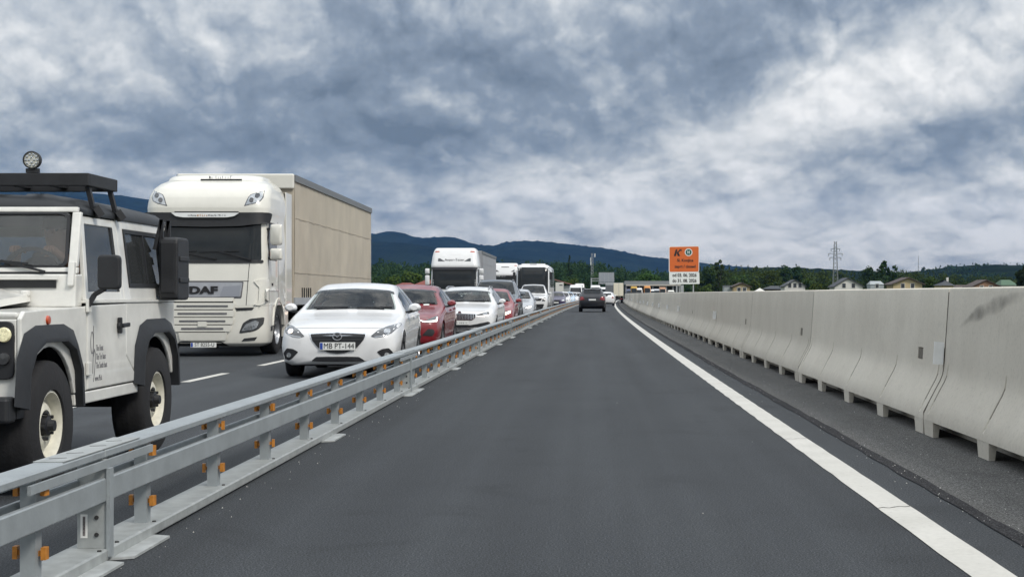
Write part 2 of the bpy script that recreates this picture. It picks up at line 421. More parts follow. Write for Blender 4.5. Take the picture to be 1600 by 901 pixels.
def line_paint():
    m = bpy.data.materials.new('road_marking_paint'); m.use_nodes = True; nt = m.node_tree; b = nt.nodes['Principled BSDF']
    t = nd(nt, 'ShaderNodeTexCoord')
    n = nd(nt, 'ShaderNodeTexNoise', inp={'Vector': t.outputs['Object'], 'Scale': 26.0, 'Detail': 8.0, 'Roughness': 0.7})
    n2 = nd(nt, 'ShaderNodeTexNoise', inp={'Vector': t.outputs['Object'], 'Scale': 1.6, 'Detail': 4.0})
    c = mixc(nt, mth(nt, 'MULTIPLY_ADD', n2.outputs['Fac'], 1.6, -0.3, clamp=True), (0.46, 0.45, 0.41), (0.60, 0.585, 0.545))
    w = ramp(nt, n.outputs['Fac'], [(0.26, (0.25, 0.25, 0.25)), (0.36, (0.9, 0.9, 0.9)), (0.6, (1, 1, 1))])
    nt.links.new(mixc(nt, 1.0, c, w, 'MULTIPLY'), b.inputs['Base Color']); b.inputs['Roughness'].default_value = 0.6
    bp = nd(nt, 'ShaderNodeBump', inp={'Strength': 0.3, 'Distance': 0.004, 'Height': n.outputs['Fac']})
    nt.links.new(bp.outputs[0], b.inputs['Normal'])
    return m
M_line = line_paint()
M_grass = mat('meadow_grass', (0.055, 0.085, 0.03), 0.95, var=0.5, vscale=0.08, bump=0.4, bscale=3.0)

g = MB(); N = 40
for i in range(N):
    pass
g.add([(-16000, -300, -0.06), (16000, -300, -0.06), (16000, 16000, -0.06), (-16000, 16000, -0.06)], [(0, 1, 2, 3)])
tag(g.build('ground', M_grass), kind='structure')

def strip(d0, d1, x0, x1, z, step=4.0, wob=None):
    n = max(2, int((d1 - d0) / step) + 1); vs = []; fs = []
    for i in range(n):
        d = d0 + (d1 - d0) * i / (n - 1)
        a, c = (x0, x1) if wob is None else wob(d)
        vs += [RP(d, a, z), RP(d, c, z)]
        if i: fs.append((2 * i - 2, 2 * i - 1, 2 * i + 1, 2 * i))
    return MB().add(vs, fs)
road = strip(-30, 620, -14.2, 4.6, 0.0).build('road', M_asph); tag(road, kind='structure')
shoulder = strip(-30, 620, 2.24, 4.6, 0.003).build('shoulder', M_asph2); tag(shoulder, kind='structure')
_ph = [random.uniform(0, 6.3) for _ in range(6)]
def seam_w(d):
    w = 0.008 * sin(d * 0.35 + _ph[0]) + 0.004 * sin(d * 1.3 + _ph[1]) + 0.003 * sin(d * 6.1 + _ph[2])
    k = 0.050 + 0.006 * sin(d * 1.9 + _ph[3]) + 0.004 * sin(d * 5.3 + _ph[4])
    return 2.225 + w - k, 2.225 + w + k
strip(-5, 230, 0, 0, 0.0055, 0.16, seam_w).build('seam_sealing', M_seam, shoulder)
def edge_w(d):
    j = 0.004 * sin(d * 9.1) + 0.003 * sin(d * 23.0 + 1)
    return 1.70 + j, 1.905 - j * 0.6
strip(-5, 420, 0, 0, 0.004, 0.35, edge_w).build('edge_line', M_line, road)
# worn cracks across the edge line
for dc in (8.75, 12.9, 18.0):
    c = MB(); x0, x1 = edge_w(dc)
    pts = [(x0 + (x1 - x0) * i / 6, dc + 0.02 * sin(i * 2.1) + 0.015 * i, ) for i in range(7)]
    c.loft([[RP(y, x, 0.006), RP(y + 0.010 + 0.006 * (i % 2), x, 0.006)] for i, (x, y) in enumerate(pts)], closed=False, cap0=False, cap1=False)
    c.build('crack', M_asph2, road)
# dashes between the two oncoming lanes
for k in range(-2, 34):
    d0 = 21.3 + 4.9 * k
    ln = 2.4
    strip(d0, d0 + ln, -5.77, -5.63, 0.004, 1.0).build('lane_marking', M_line, road)
strip(-5, 420, -13.2, -13.0, 0.006).build('edge_line', M_line, road)

# loose grit on the shoulder and lane: too small to count
gr = MB()
for k in range(420):
    d = 4 + 26 * random.random() ** 1.6
    if random.random() < 0.75: x = random.choice((2.2 + random.gauss(0, .07), random.uniform(2.0, 2.95)))
    else: x = random.uniform(-2.1, 1.6) if random.random() < 0.10 else random.uniform(-2.2, -1.95)
    s = random.uniform(0.002, 0.0065); p = RP(d, x, 0.008 + s * 0.5); a = random.uniform(0, 6)
    q = [Vector((cos(a + t) * s * random.uniform(.6, 1.2), sin(a + t) * s * random.uniform(.6, 1.2), -s * .5)) + p for t in (0, 2.1, 4.2)]
    gr.add(q + [p + Vector((0, 0, s * 0.7))], [(0, 1, 3), (1, 2, 3), (2, 0, 3)])
tag(gr.build('gravel', mat('pale_grit', (0.5, 0.49, 0.46), 0.9)), 'loose pale grit scattered along the shoulder seam', 'grit', kind='stuff')

# ------------------------------------------------------------------ concrete barrier
def concrete():
    m = bpy.data.materials.new('cast_concrete'); m.use_nodes = True; nt = m.node_tree; b = nt.nodes['Principled BSDF']
    t = nd(nt, 'ShaderNodeTexCoord')
    oi = nd(nt, 'ShaderNodeObjectInfo')
    geo = nd(nt, 'ShaderNodeNewGeometry')
    sh = nd(nt, 'ShaderNodeVectorMath', operation='SCALE', inp={0: geo.outputs['Position'], 3: 1.0})
    n1 = nd(nt, 'ShaderNodeTexNoise', inp={'Vector': sh.outputs[0], 'Scale': 1.3, 'Detail': 8.0, 'Roughness': 0.62})
    mp = nd(nt, 'ShaderNodeMapping', inp={0: sh.outputs[0], 3: (5.0, 5.0, 0.35)})
    n2 = nd(nt, 'ShaderNodeTexNoise', inp={'Vector': mp.outputs[0], 'Scale': 1.6, 'Detail': 5.0, 'Roughness': 0.6})
    n3 = nd(nt, 'ShaderNodeTexNoise', inp={'Vector': sh.outputs[0], 'Scale': 30.0, 'Detail': 6.0, 'Roughness': 0.7})
    n4 = nd(nt, 'ShaderNodeTexNoise', inp={'Vector': sh.outputs[0], 'Scale': 0.55, 'Detail': 7.0, 'Roughness': 0.7, 'Distortion': 1.2})
    c = mixc(nt, mth(nt, 'MULTIPLY_ADD', n1.outputs['Fac'], 2.4, -0.7, clamp=True), (0.54, 0.505, 0.435), (0.61, 0.575, 0.50))
    c = mixc(nt, mth(nt, 'MULTIPLY_ADD', n2.outputs['Fac'], 1.6, -0.55, clamp=True), c, mixc(nt, 1.0, c, (0.92, 0.92, 0.92), 'MULTIPLY'))
    st = ramp(nt, n4.outputs['Fac'], [(0.60, (1, 1, 1)), (0.72, (0.84, 0.83, 0.82)), (0.82, (0.7, 0.69, 0.68))])
    c = mixc(nt, 0.7, c, st, 'MULTIPLY')
    sp = ramp(nt, n3.outputs['Fac'], [(0.25, (0.80, 0.80, 0.80)), (0.45, (1, 1, 1)), (0.7, (1.06, 1.06, 1.06))])
    c = mixc(nt, 1.0, c, sp, 'MULTIPLY')
    hs = nd(nt, 'ShaderNodeHueSaturation', inp={'Value': mth(nt, 'MULTIPLY_ADD', oi.outputs['Random'], 0.24, 0.88), 'Color': c})
    nt.links.new(hs.outputs[0], b.inputs['Base Color']); b.inputs['Roughness'].default_value = 0.88; b.inputs['Specular IOR Level'].default_value = 0.25
    bp = nd(nt, 'ShaderNodeBump', inp={'Strength': 0.18, 'Distance': 0.01, 'Height': n3.outputs['Fac']})
    nt.links.new(bp.outputs[0], b.inputs['Normal'])
    return m
M_conc = concrete()
M_recess_shade = mat('recess_shade', (0.16, 0.145, 0.12), 0.95, var=0.3, vscale=20)  # dark tone standing in for the shade inside the recesses
BX, BL, BH = 3.36, 8.0, 1.305
def barrier_mesh():
    """one block: local y along its length 0..BL, traffic face towards -x; pockets and grooves are recessed"""
    # (half width, z) from the foot line to the crown
    prof = [(0.36, 0.135), (0.358, 0.19), (0.305, 0.30), (0.250, 0.405), (0.212, 0.475), (0.190, 0.53), (0.180, 0.585), (0.1756, 0.628), (0.175, 0.635),
            (0.168, 0.735), (0.1675, 0.742), (0.150, 1.0), (0.131, 1.27), (0.122, 1.295), (0.10, BH)]
    npf = len(prof)
    grooves = [0.16, 2.0, 4.0, 6.0, BL - 0.16]
    holes = [0.95]
    ys = {0.006: 0, BL - 0.006: 0, 0.018: 0, BL - 0.018: 0}
    for gy in grooves:
        for e in (-0.022, -0.012, 0.012, 0.022): ys[gy + e] = 1 if abs(e) < 0.02 else 0
    for hy in holes:
        for e in (-0.107, -0.10, 0.10, 0.107): ys[hy + e] = 2 if abs(e) < 0.104 else 0
    # feet
    feet = [(0.0, 0.36), (1.83, 2.17), (3.83, 4.17), (5.83, 6.17), (BL - 0.36, BL)]
    rings = []
    for y in sorted(ys):
        k = ys[y]; w = 0.004 if y in (0.006, BL - 0.006) else 0.0
        left = []; right = []
        for i, (hw, z) in enumerate(prof):
            a = hw - w
            if k == 1 and 2 <= i <= 6: a -= 0.030 * (1.0 if i < 6 else 0.5)
            if k == 2 and z in (0.635, 0.735): a -= 0.045
            left.append((-a, y, z)); right.append((a, y, z))
        rings.append(left + right[::-1])
    b = MB().loft(rings)
    for (a, c) in feet:
        a = max(a, 0.006); c = min(c, BL - 0.006)
        for q in (1, -1):
            b.hexa([(-0.352 * q, a + 0.02, 0.0), (-0.305 * q, a + 0.02, 0.0), (-0.305 * q, c - 0.02, 0.0), (-0.352 * q, c - 0.02, 0.0)],
                   [(-0.358 * q, a, 0.136), (-0.295 * q, a, 0.136), (-0.295 * q, c, 0.136), (-0.358 * q, c, 0.136)])
    b.box(-0.10, 0.10, 0.01, BL - 0.01, 0.004, 0.136)  # spine added to block light through the gaps between the feet
    me = b.mesh('concrete_barrier', M_conc, 32)
    return me
bar_me = barrier_mesh()
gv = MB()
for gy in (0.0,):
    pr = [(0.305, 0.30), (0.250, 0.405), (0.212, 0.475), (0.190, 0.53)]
    gv.loft([[(-(w - 0.003), gy - 0.0135, z), (-(w - 0.003), gy + 0.0135, z)] for w, z in pr], closed=False, cap0=False, cap1=False)  # dark strip just below the surface, paints in the shade of the recess
gv_me = gv.mesh('groove', M_recess_shade)
pl_me = MB().box(-0.082, 0.004, -0.010, 0.010, -0.10, 0.10).box(-0.01, 0.01, 0.010, 0.07, -0.05, 0.05).mesh('reflector_plate', mat('grey_reflector', (0.85, 0.86, 0.85), 0.35, var=0.1))
js_me = MB().loft([[(-w - .009, -.026, z), (-w - .009, .010, z)] for w, z in ((.346, .17), (.346, .20), (.293, .30), (.238, .405), (.200, .475), (.178, .53), (.168, .585), (.156, .735), (.138, 1.0), (.120, 1.265))], closed=False, cap0=False, cap1=False).mesh('joint_shade_stain', mat('gap_shade_stain', (.10, .085, .065), .95, var=.5, vscale=6))  # brown joint stains, darkened to paint the shade of the gap between blocks
hole_me = MB().box(-0.003, 0.003, -0.101, 0.101, -0.05, 0.05).mesh('pocket_shade', M_recess_shade)  # dark cover over the recess, in place of its shade
ORD = ['first', 'second', 'third', 'fourth', 'fifth', 'sixth', 'seventh', 'eighth', 'ninth', 'tenth', 'eleventh', 'twelfth', 'thirteenth',
       'fourteenth', 'fifteenth', 'sixteenth', 'seventeenth', 'eighteenth', 'nineteenth', 'twentieth']
def ordn(i):
    return ORD[i] if i < 20 else ('twenty-' + ORD[i - 20] if i < 29 else 'thirty-' + ORD[i - 30] if 30 <= i < 39 else 'thirtieth' if i == 29 else 'farthest')
J0 = 13.42                                        # a joint the photo shows with a reflector plate
k0 = -1
idx = 0
for k in range(k0, 27):
    d = J0 + k * (BL + 0.02)
    p = RP(d, BX); q = RP(d + BL, BX)
    o = inst('concrete_barrier', bar_me, None, p + Vector((0, 0, 0.001)), (0, 0, -atan2(q.x - p.x, BL)))
    lab = f'pale concrete barrier block on the shoulder, {ordn(idx)} counting away from the camera'
    if k == -1: lab = 'concrete barrier block with a dark smear on its upper face, nearest the camera'
    if k == 0: lab = 'concrete barrier block starting behind the near white reflector plate, second from the camera'
    tag(o, lab, 'barrier', 'concrete barrier blocks lining the shoulder')
    if idx < 14:
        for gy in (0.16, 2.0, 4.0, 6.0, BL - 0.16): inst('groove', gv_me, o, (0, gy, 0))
        inst('joint_shade_stain', js_me, o)
        inst('pocket_shade', hole_me, o, (-0.164, 0.95, 0.685), (0, radians(4.0), 0))
    if k >= 0 and (k % 3 == 0 or k in (5, 7, 8, 10, 11)):
        inst('reflector_plate', pl_me, o, (-0.183, -0.01, 0.72), (0, radians(3.5), 0))
    idx += 1
# dark scuff on the nearest block: a thin film of rubber that fades out at its rim
M_scuff = bpy.data.materials.new('rubber_scuff'); M_scuff.use_nodes = True
_nt = M_scuff.node_tree; _b = _nt.nodes['Principled BSDF']; _b.inputs['Base Color'].default_value = (0.07, 0.068, 0.066, 1); _b.inputs['Roughness'].default_value = 0.9
_t = nd(_nt, 'ShaderNodeTexCoord'); _n = nd(_nt, 'ShaderNodeTexNoise', inp={'Vector': _t.outputs['Object'], 'Scale': 4.0, 'Detail': 7.0, 'Roughness': 0.65})
_a = nd(_nt, 'ShaderNodeAttribute', attribute_name='cover')
_nt.links.new(mth(_nt, 'MULTIPLY', mth(_nt, 'MULTIPLY_ADD', _n.outputs['Fac'], 1.8, -0.45, clamp=True), _a.outputs['Fac']), _b.inputs['Alpha'])
first_bar = [o for o in COL.objects if o.name.startswith('concrete_barrier')][0]
sm = MB(); rows = []; cov = []; y00 = J0 - BL - 0.02
for i in range(25):
    t = i / 24; rw_ = []
    for j in range(7):
        u = j / 6 * 2 - 1
        z = 0.985 + 0.27 * t ** 0.75 + u * (0.05 + 0.04 * sin(pi * t)) - 0.012 * sin(i * .9); z = min(z, 1.262); y = 12.9 - 1.9 * t - .12 * u
        rw_.append((-(0.1685 - (z - 0.735) * 0.0693) - 0.004, y - y00, z)); cov.append(max(0, (1 - u * u)) * min(1, 5 * t, 3 * (1 - t)) * .6)
    rows.append(rw_)
sm.loft(rows, closed=False, cap0=False, cap1=False)
so_ = sm.build('scuff_mark', M_scuff, first_bar)
so_.data.attributes.new('cover', 'FLOAT', 'POINT').data.foreach_set('value', cov)

# ------------------------------------------------------------------ steel barrier
GX, GL, GJ = -2.31, 12.0, 7.02                    # centre line, element length, first joint
M_pad_on = M_orange
rail_top = MB().box(-0.072, 0.066, 0.004, GL - 0.004, 0.484, 0.525)
rail_top_me = rail_top.mesh('top_rail', M_steel)
mr = MB().box(0.045, 0.078, 0.004, GL - 0.004, 0.284, 0.395); mr_me = mr.mesh('middle_rail', M_steel)
mb_me = MB().box(-0.078, -0.05, 0.004, GL - 0.004, 0.294, 0.385).mesh('middle_rail', M_steel)
lr_me = MB().box(-0.115, 0.085, 0.004, GL - 0.004, 0.008, 0.066).mesh('bottom_rail', M_steel2)
post_me = MB().box(-0.030, 0.034, -0.036, 0.036, 0.066, 0.484).mesh('post', M_steel)
pad_me = MB().box(-0.002, 0.018, -0.020, 0.020, -0.026, 0.026).box(-0.022, -0.002, -0.010, 0.010, -0.011, 0.011).mesh('rubber_pad', M_orange)
bolt_me = MB().lathe([(0.0, 0.006), (0.010, 0.006), (0.011, 0.0)], 'z', 8).mesh('bolt', mat('dark_bolt', (0.05, 0.05, 0.05), 0.6, metal=0.6))
jt = MB().box(0.079, 0.096, -0.028, 0.028, 0.03, 0.440)            # flange
jt_me = jt.mesh('joint_flange', M_steel)
jb_me = MB().box(-0.060, 0.078, -0.016, 0.016, 0.067, 0.480).mesh('joint_plate', M_steel2)
lip_me = MB().box(0.066, 0.080, -0.98, 0.72, 0.441, 0.478).mesh('splice_plate', M_steel)
cap_me = MB().box(-0.070, 0.064, -0.55, 0.55, 0.526, 0.530).mesh('cover_plate', M_steel2)
foot_me = MB().hexa([(0.03, -0.40, 0.0), (0.178, -0.32, 0.0), (0.178, 0.28, 0.0), (0.03, 0.34, 0.0)],
                    [(0.03, -0.40, 0.012), (0.178, -0.32, 0.012), (0.178, 0.28, 0.012), (0.03, 0.34, 0.012)]).mesh('foot_plate', mat('pale_steel_plate', (0.42, 0.44, 0.44), 0.5, metal=0.2, var=0.3, vscale=9))
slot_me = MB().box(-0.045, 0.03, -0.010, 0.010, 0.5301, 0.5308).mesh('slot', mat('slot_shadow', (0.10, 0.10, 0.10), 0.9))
stick_me = MB().box(-0.045, -0.012, -0.0175, -0.0162, 0.115, 0.225).mesh('sticker', mat('label_sticker', (0.72, 0.72, 0.70), 0.5))
sprint_me = MB().box(-0.034, -0.022, -0.0182, -0.0176, 0.125, 0.215).mesh('sticker_print', mat('sticker_ink', (0.18, 0.16, 0.16), 0.6, var=0.9, vscale=120))
far_pad = MB()
for kk in range(8):
    for z in (0.438, 0.175):
        for s in (-1, 1): far_pad.box(s * 0.054 - 0.014, s * 0.054 + 0.014, 0.8 + 1.49 * kk - 0.022, 0.8 + 1.49 * kk + 0.022, z - 0.03, z + 0.03)
far_pad_me = far_pad.mesh('rubber_pad', M_orange)
for e in range(-1, 17):
    d = GJ + e * GL; p = RP(d, GX); q = RP(d + GL, GX)
    r = empty('steel_barrier', p, -atan2(q.x - p.x, GL))
    lab = ['steel guard barrier section whose sleeve ends at the labelled near joint, nearest the camera',
           'long steel guard barrier section beside the off-road car, starting at the labelled near joint',
           'steel guard barrier section beside the dark red car and the white estate'][e + 1] if e < 2 else \
        f'galvanised steel guard barrier section between the carriageways, {ordn(e + 1)} from the camera'
    tag(r, lab, 'barrier', 'steel guard barrier sections between the carriageways')
    inst('top_rail', rail_top_me, r).modifiers.new('bevel', 'BEVEL').width = 0.008
    for me in (mr_me, mb_me): inst('middle_rail', me, r).modifiers.new('bevel', 'BEVEL').width = 0.006
    inst('bottom_rail', lr_me, r).modifiers.new('bevel', 'BEVEL').width = 0.008
    for k in range(8):
        y = 0.8 + 1.49 * k
        inst('post', post_me, r, (0, y, 0))
        if e < 5:
            for z in (0.438, 0.175):
                for s in (-1, 1):
                    inst('rubber_pad', pad_me, r, (s * 0.050, y + random.uniform(-.012, .012), z + random.uniform(-.006, .006)), (0, 0, (0 if s > 0 else pi) + random.uniform(-.25, .25)))
            inst('bolt', bolt_me, r, (0.06, y + 0.01, 0.066))
    if e >= 5: tag(inst('rubber_pad', far_pad_me, r), kind='stuff')
    if e >= 0:
        inst('joint_flange', jt_me, r)
        inst('splice_plate', lip_me, r)
        if e < 4:
            inst('joint_plate', jb_me, r); inst('cover_plate', cap_me, r)
            for s in (-0.42, -0.2, 0.12, 0.36): inst('slot', slot_me, r, (0, s, 0), (0, 0, 0.5))
            for y, z in ((0.03, .13), (0.03, .21), (0.03, .44)): inst('bolt', bolt_me, r, (y, -0.016, z), (radians(90), 0, 0))
            for y in (-.1, .16): inst('bolt', bolt_me, r, (0.07, y, 0.066))
        if e == 0:
            s_ = inst('sticker', stick_me, r); inst('sticker_print', sprint_me, s_)
        inst('foot_plate', foot_me, r, (0, -0.36, 0.003)); inst('foot_plate', foot_me, r, (0, 0.40, 0.003))
        inst('foot_plate', foot_me, r, (0, 6.0, 0.003))

# ------------------------------------------------------------------ orange sign beside the road
M_so = mat('orange_sign_sheet', (0.62, 0.13, 0.025), 0.5, var=0.06)
M_sw = mat('white_sign_sheet', (0.74, 0.76, 0.76), 0.5, var=0.06)
M_post = mat('post_steel', (0.42, 0.44, 0.46), 0.5, metal=0.4, var=0.15)
M_sgreen = mat('green_sign_disc', (0.01, 0.10, 0.08), 0.5)
M_grout = mat('grey_galvanised', (0.36, 0.38, 0.40), 0.6, var=0.2)
D = 96.0; mpp = D / F
so = empty('road_sign', PX(1069.5, YH, D) * Vector((1, 1, 0)), 0)
tag(so, 'orange road works exit sign over a white date panel, behind the concrete barrier', 'sign')
sx = lambda px: (px - 1069.5) * mpp
sz = lambda py: HC + (YH - py) * mpp
MB().prism(rnd([(sx(1045), sz(425.5)), (sx(1092.3), sz(425.0)), (sx(1092.8), sz(383.6)), (sx(1045), sz(384.5))], 0.10), 'y', 0.0, 0.04).build('sign_border', M_sw, so)
MB().prism(rnd([(sx(1046.2), sz(424.6)), (sx(1091.5), sz(424.2)), (sx(1091.7), sz(385.0)), (sx(1046.2), sz(385.8))], 0.09), 'y', -0.006, 0.0).build('orange_panel', M_so, so)
MB().prism(rnd([(sx(1046.0), sz(444.0)), (sx(1093.2), sz(443.4)), (sx(1092.6), sz(424.9)), (sx(1045.4), sz(425.4))], 0.05), 'y', -0.003, 0.035).build('date_panel', M_sw, so)
RS = (radians(90), 0, 0)
text('Sl. Konjice', 0.25, M_ink, so, (sx(1070.5), -0.010, sz(406.8)), RS, ext=0.002, sx=0.98, bold=0.008)
text('zaprt / closed', 0.25, M_ink, so, (sx(1070.5), -0.010, sz(416.3)), RS, ext=0.002, sx=0.98, bold=0.008)
text('od 03. 06. 2026', 0.29, M_ink, so, (sx(1069.5), -0.007, sz(430.0)), RS, ext=0.002, sx=0.84, bold=0.010)
text('do 31. 08. 2026', 0.29, M_ink, so, (sx(1069.5), -0.007, sz(438.6)), RS, ext=0.002, sx=0.84, bold=0.010)
def disc(r, a, b, c, n=28): return MB().lathe([(0, a), (r, a), (r, b), (0, b)], 'y', n, c)
disc(6.0 * mpp, -0.010, -0.006, (sx(1075.9), 0, sz(394.0))).build('emblem_ring', M_sw, so)
disc(4.7 * mpp, -0.013, -0.0102, (sx(1075.9), 0, sz(394.0))).build('emblem', M_sgreen, so)
em = MB()
for s in (-1, 1): em.box(sx(1075.9) + s * 0.05 - 0.018, sx(1075.9) + s * 0.05 + 0.018, -0.016, -0.0132, sz(396.4), sz(391.6))
em.box(sx(1075.9) - 0.05, sx(1075.9) + 0.05, -0.0155, -0.0132, sz(394.4), sz(393.6))
em.build('emblem_bars', M_sw, so)
ar = MB()                                          # exit symbol: carriageway with a branching ramp
ar.prism([(sx(1052.8), sz(400.0)), (sx(1056.2), sz(400.0)), (sx(1058.6), sz(389.6)), (sx(1055.8), sz(389.6))], 'y', -0.011, -0.0062)
ar.prism([(sx(1059.0), sz(400.0)), (sx(1062.8), sz(400.0)), (sx(1060.2), sz(394.2)), (sx(1063.6), sz(391.6)), (sx(1065.2), sz(392.6)), (sx(1065.0), sz(389.4)), (sx(1060.6), sz(389.4)), (sx(1061.9), sz(390.6)), (sx(1058.4), sz(393.0)), (sx(1057.4), sz(395.0))], 'y', -0.0115, -0.0062)
ar.build('exit_symbol', M_ink, so)
for px, w in ((1057.5, 0.075), (1083.5, 0.075), (1066.0, 0.19)):
    MB().box(sx(px) - w / 2, sx(px) + w / 2, 0.05, 0.05 + min(w, .1), -0.05, sz(428 if w < .1 else 445)).build('post', M_post, so)

# ------------------------------------------------------------------ overhead sign and mast far ahead
D = 420.0
gs = empty('overhead_sign', PX(924, YH, D) * Vector((1, 1, 0)))
tag(gs, 'grey back of an overhead sign on a cantilever pole far above the queue', 'sign')
mp_ = D / F; gx = lambda px: (px - 924) * mp_; gz = lambda py: HC + (YH - py) * mp_
MB().box(gx(935.6), gx(959.6), -.05, .05, gz(440.5), gz(425.5)).build('sign_panel', mat('grey_sign_back', (0.30, 0.32, 0.35), 0.6, var=0.1), gs)
for k in range(4):
    x = gx(938 + 6.3 * k); MB().box(x, x + .12, -.13, -.052, gz(443), gz(426)).build('bracket', M_grout, gs)
MB().box(-.17, .17, -.17, .17, 0, gz(434)).build('pole', M_post, gs)
for pz in (435.0, 438.5): MB().box(-.1, gx(960), .06, .22, gz(pz) - .1, gz(pz) + .1).build('arm', M_post, gs)
MB().box(gx(935), gx(960), .06, .5, gz(443.5), gz(441)).build('walkway', M_grout, gs)

def lattice(name, label, px, base_w, top_w, ytop, D, arms, m, cat):
    r = empty(name, Vector(((px - XV) * D / F, D, -0.06))); tag(r, label, cat)
    H = HC + (YH - ytop) * D / F + .06
    leg = lambda s, t, z: Vector((s * (base_w + (top_w - base_w) * z / H) / 2, t * (base_w + (top_w - base_w) * z / H) / 2, z))
    for s in (-1, 1):
        for t in (-1, 1): MB().bar(leg(s, t, 0), leg(s, t, H), 0.14).build('leg', m, r)
    b = MB(); n = 14
    for i in range(n):
        z0, z1 = H * i / n, H * (i + 1) / n
        for s, t, s2, t2 in ((-1, -1, 1, -1), (1, -1, 1, 1), (1, 1, -1, 1), (-1, 1, -1, -1)):
            b.bar(leg(s, t, z0), leg(s2, t2, z1), 0.07); b.bar(leg(s2, t2, z0), leg(s, t, z1), 0.07)
    b.build('lattice_bracing', m, r)
    for py, half in arms:
        z = HC + (YH - py) * D / F + .06
        a = MB().bar((-half, 0, z), (half, 0, z), 0.16).bar((-half, 0, z), (0, 0, z + half * .35), 0.10).bar((half, 0, z), (0, 0, z + half * .35), 0.10)
        for s in (-1, 1): a.tube((s * half * .9, 0, z), (s * half * .9, 0, z - 1.0), 0.13, 6)
        a.build('cross_arm', m, r)
    return r, H
M_pyl = mat('pylon_steel', (0.20, 0.22, 0.22), 0.6, metal=0.3)
lattice('power_pylon', 'tall steel lattice power pylon behind the white gabled house', 1305.3, 2.5, 0.9, 377, 640, [(389, 2.0), (396.5, 3.2), (403, 2.6)], M_pyl, 'pylon')
tm, H = lattice('telecom_mast', 'grey telecom mast with white antennas above the far trees', 925.2, 1.1, 0.8, 395.5, 720, [], M_grout, 'mast')
for i in range(9):
    a = i * 2.1; z = H - 1 - (i % 3) * 1.9
    MB().box(-.2, .2, -.12, .12, -.85, .85).build('antenna', M_sw, tm, loc=(1.35 * cos(a), 1.2 * sin(a), z), rz=a)
th = empty('thin_mast', Vector(((1435 - XV) * 1400 / F, 1400, 0))); tag(th, 'thin far radio mast rising over the right-hand treeline', 'mast')
MB().tube((0, 0, 0), (0, 0, HC + (YH - 399.5) * 1400 / F), .42, 6, .18).build('pole', M_pyl, th)
for z in (18, 26): MB().box(-.8, .8, -.1, .1, z, z + .3).build('cross_arm', M_pyl, th)
# ------------------------------------------------------------------ wheels
def wheel_meshes(R, w, rr, spokes=5, key='', hub=None, mrim=None, steel=False):
    t = MB().lathe([(rr, -w * .42), (rr * 1.04, -w * .5), (R * .93, -w * .5), (R * .985, -w * .42), (R, -w * .30), (R * .992, -w * .05), (R, 0), (R * .992, w * .05),
                    (R, w * .30), (R * .985, w * .42), (R * .93, w * .5), (rr * 1.04, w * .5), (rr, w * .42)], 'y', 36)
    tm_ = t.mesh('tyre', M_tyre, 50)
    r = MB().lathe([(rr * 1.02, w * .44), (rr * .95, w * .46), (rr * .90, w * .34), (rr * .88, -w * .3), (rr * .2, -w * .3)], 'y', 36)
    if steel:
        r.lathe([(rr * .90, w * .18), (rr * .80, w * .12), (rr * .62, w * .30), (rr * .45, w * .33), (rr * .40, w * .20), (0.0, w * .20)], 'y', 36)
    else:
        for i in range(spokes):
            a = 2 * pi * i / spokes
            c, s = cos(a), sin(a); c2, s2 = -s, c
            P = lambda rad, off, y: (c * rad + c2 * off, y, s * rad + s2 * off)
            r.hexa([P(rr * .1, -rr * .13, w * .22), P(rr * .93, -rr * .10, w * .36), P(rr * .93, rr * .10, w * .36), P(rr * .1, rr * .13, w * .22)],
                   [P(rr * .1, -rr * .15, w * .36), P(rr * .93, -rr * .12, w * .43), P(rr * .93, rr * .12, w * .43), P(rr * .1, rr * .15, w * .36)])
        r.lathe([(rr * .22, w * .2), (rr * .22, w * .37), (rr * .12, w * .40), (0, w * .40)], 'y', 18)
    rm = r.mesh('rim', mrim or M_alloy, 40)
    return tm_, rm
def put_wheel(parent, wm, x, y, R):
    e = empty('wheel', (x, y, R), 0 if y > 0 else pi, parent)
    inst('tyre', wm[0], e); inst('rim', wm[1], e)
    return e
WH = {'car': wheel_meshes(0.325, 0.215, 0.225, 5), 'suv': wheel_meshes(0.36, 0.235, 0.245, 5),
      'truck': wheel_meshes(0.50, 0.31, 0.30, 0, steel=True)}
# ------------------------------------------------------------------ generic car body
def pchip(x, y, xq):
    x = np.asarray(x, float); y = np.asarray(y, float); h = np.diff(x); dl = np.diff(y, axis=0) / h[:, None]
    m = np.zeros_like(y)
    for i in range(1, len(x) - 1):
        a, b = dl[i - 1], dl[i]; w1 = 2 * h[i] + h[i - 1]; w2 = h[i] + 2 * h[i - 1]
        ok = a * b > 0
        with np.errstate(all='ignore'):
            v = (w1 + w2) / (w1 / a + w2 / b)
        m[i] = np.where(ok, v, 0)
    m[0] = dl[0]; m[-1] = dl[-1]
    j = np.clip(np.searchsorted(x, xq, side='right') - 1, 0, len(x) - 2)
    t = ((xq - x[j]) / h[j])[:, None]; hh_ = h[j][:, None]
    return (y[j] * (1 + 2 * t) * (1 - t) ** 2 + m[j] * hh_ * t * (1 - t) ** 2 + y[j + 1] * t * t * (3 - 2 * t) + m[j + 1] * hh_ * t * t * (t - 1))
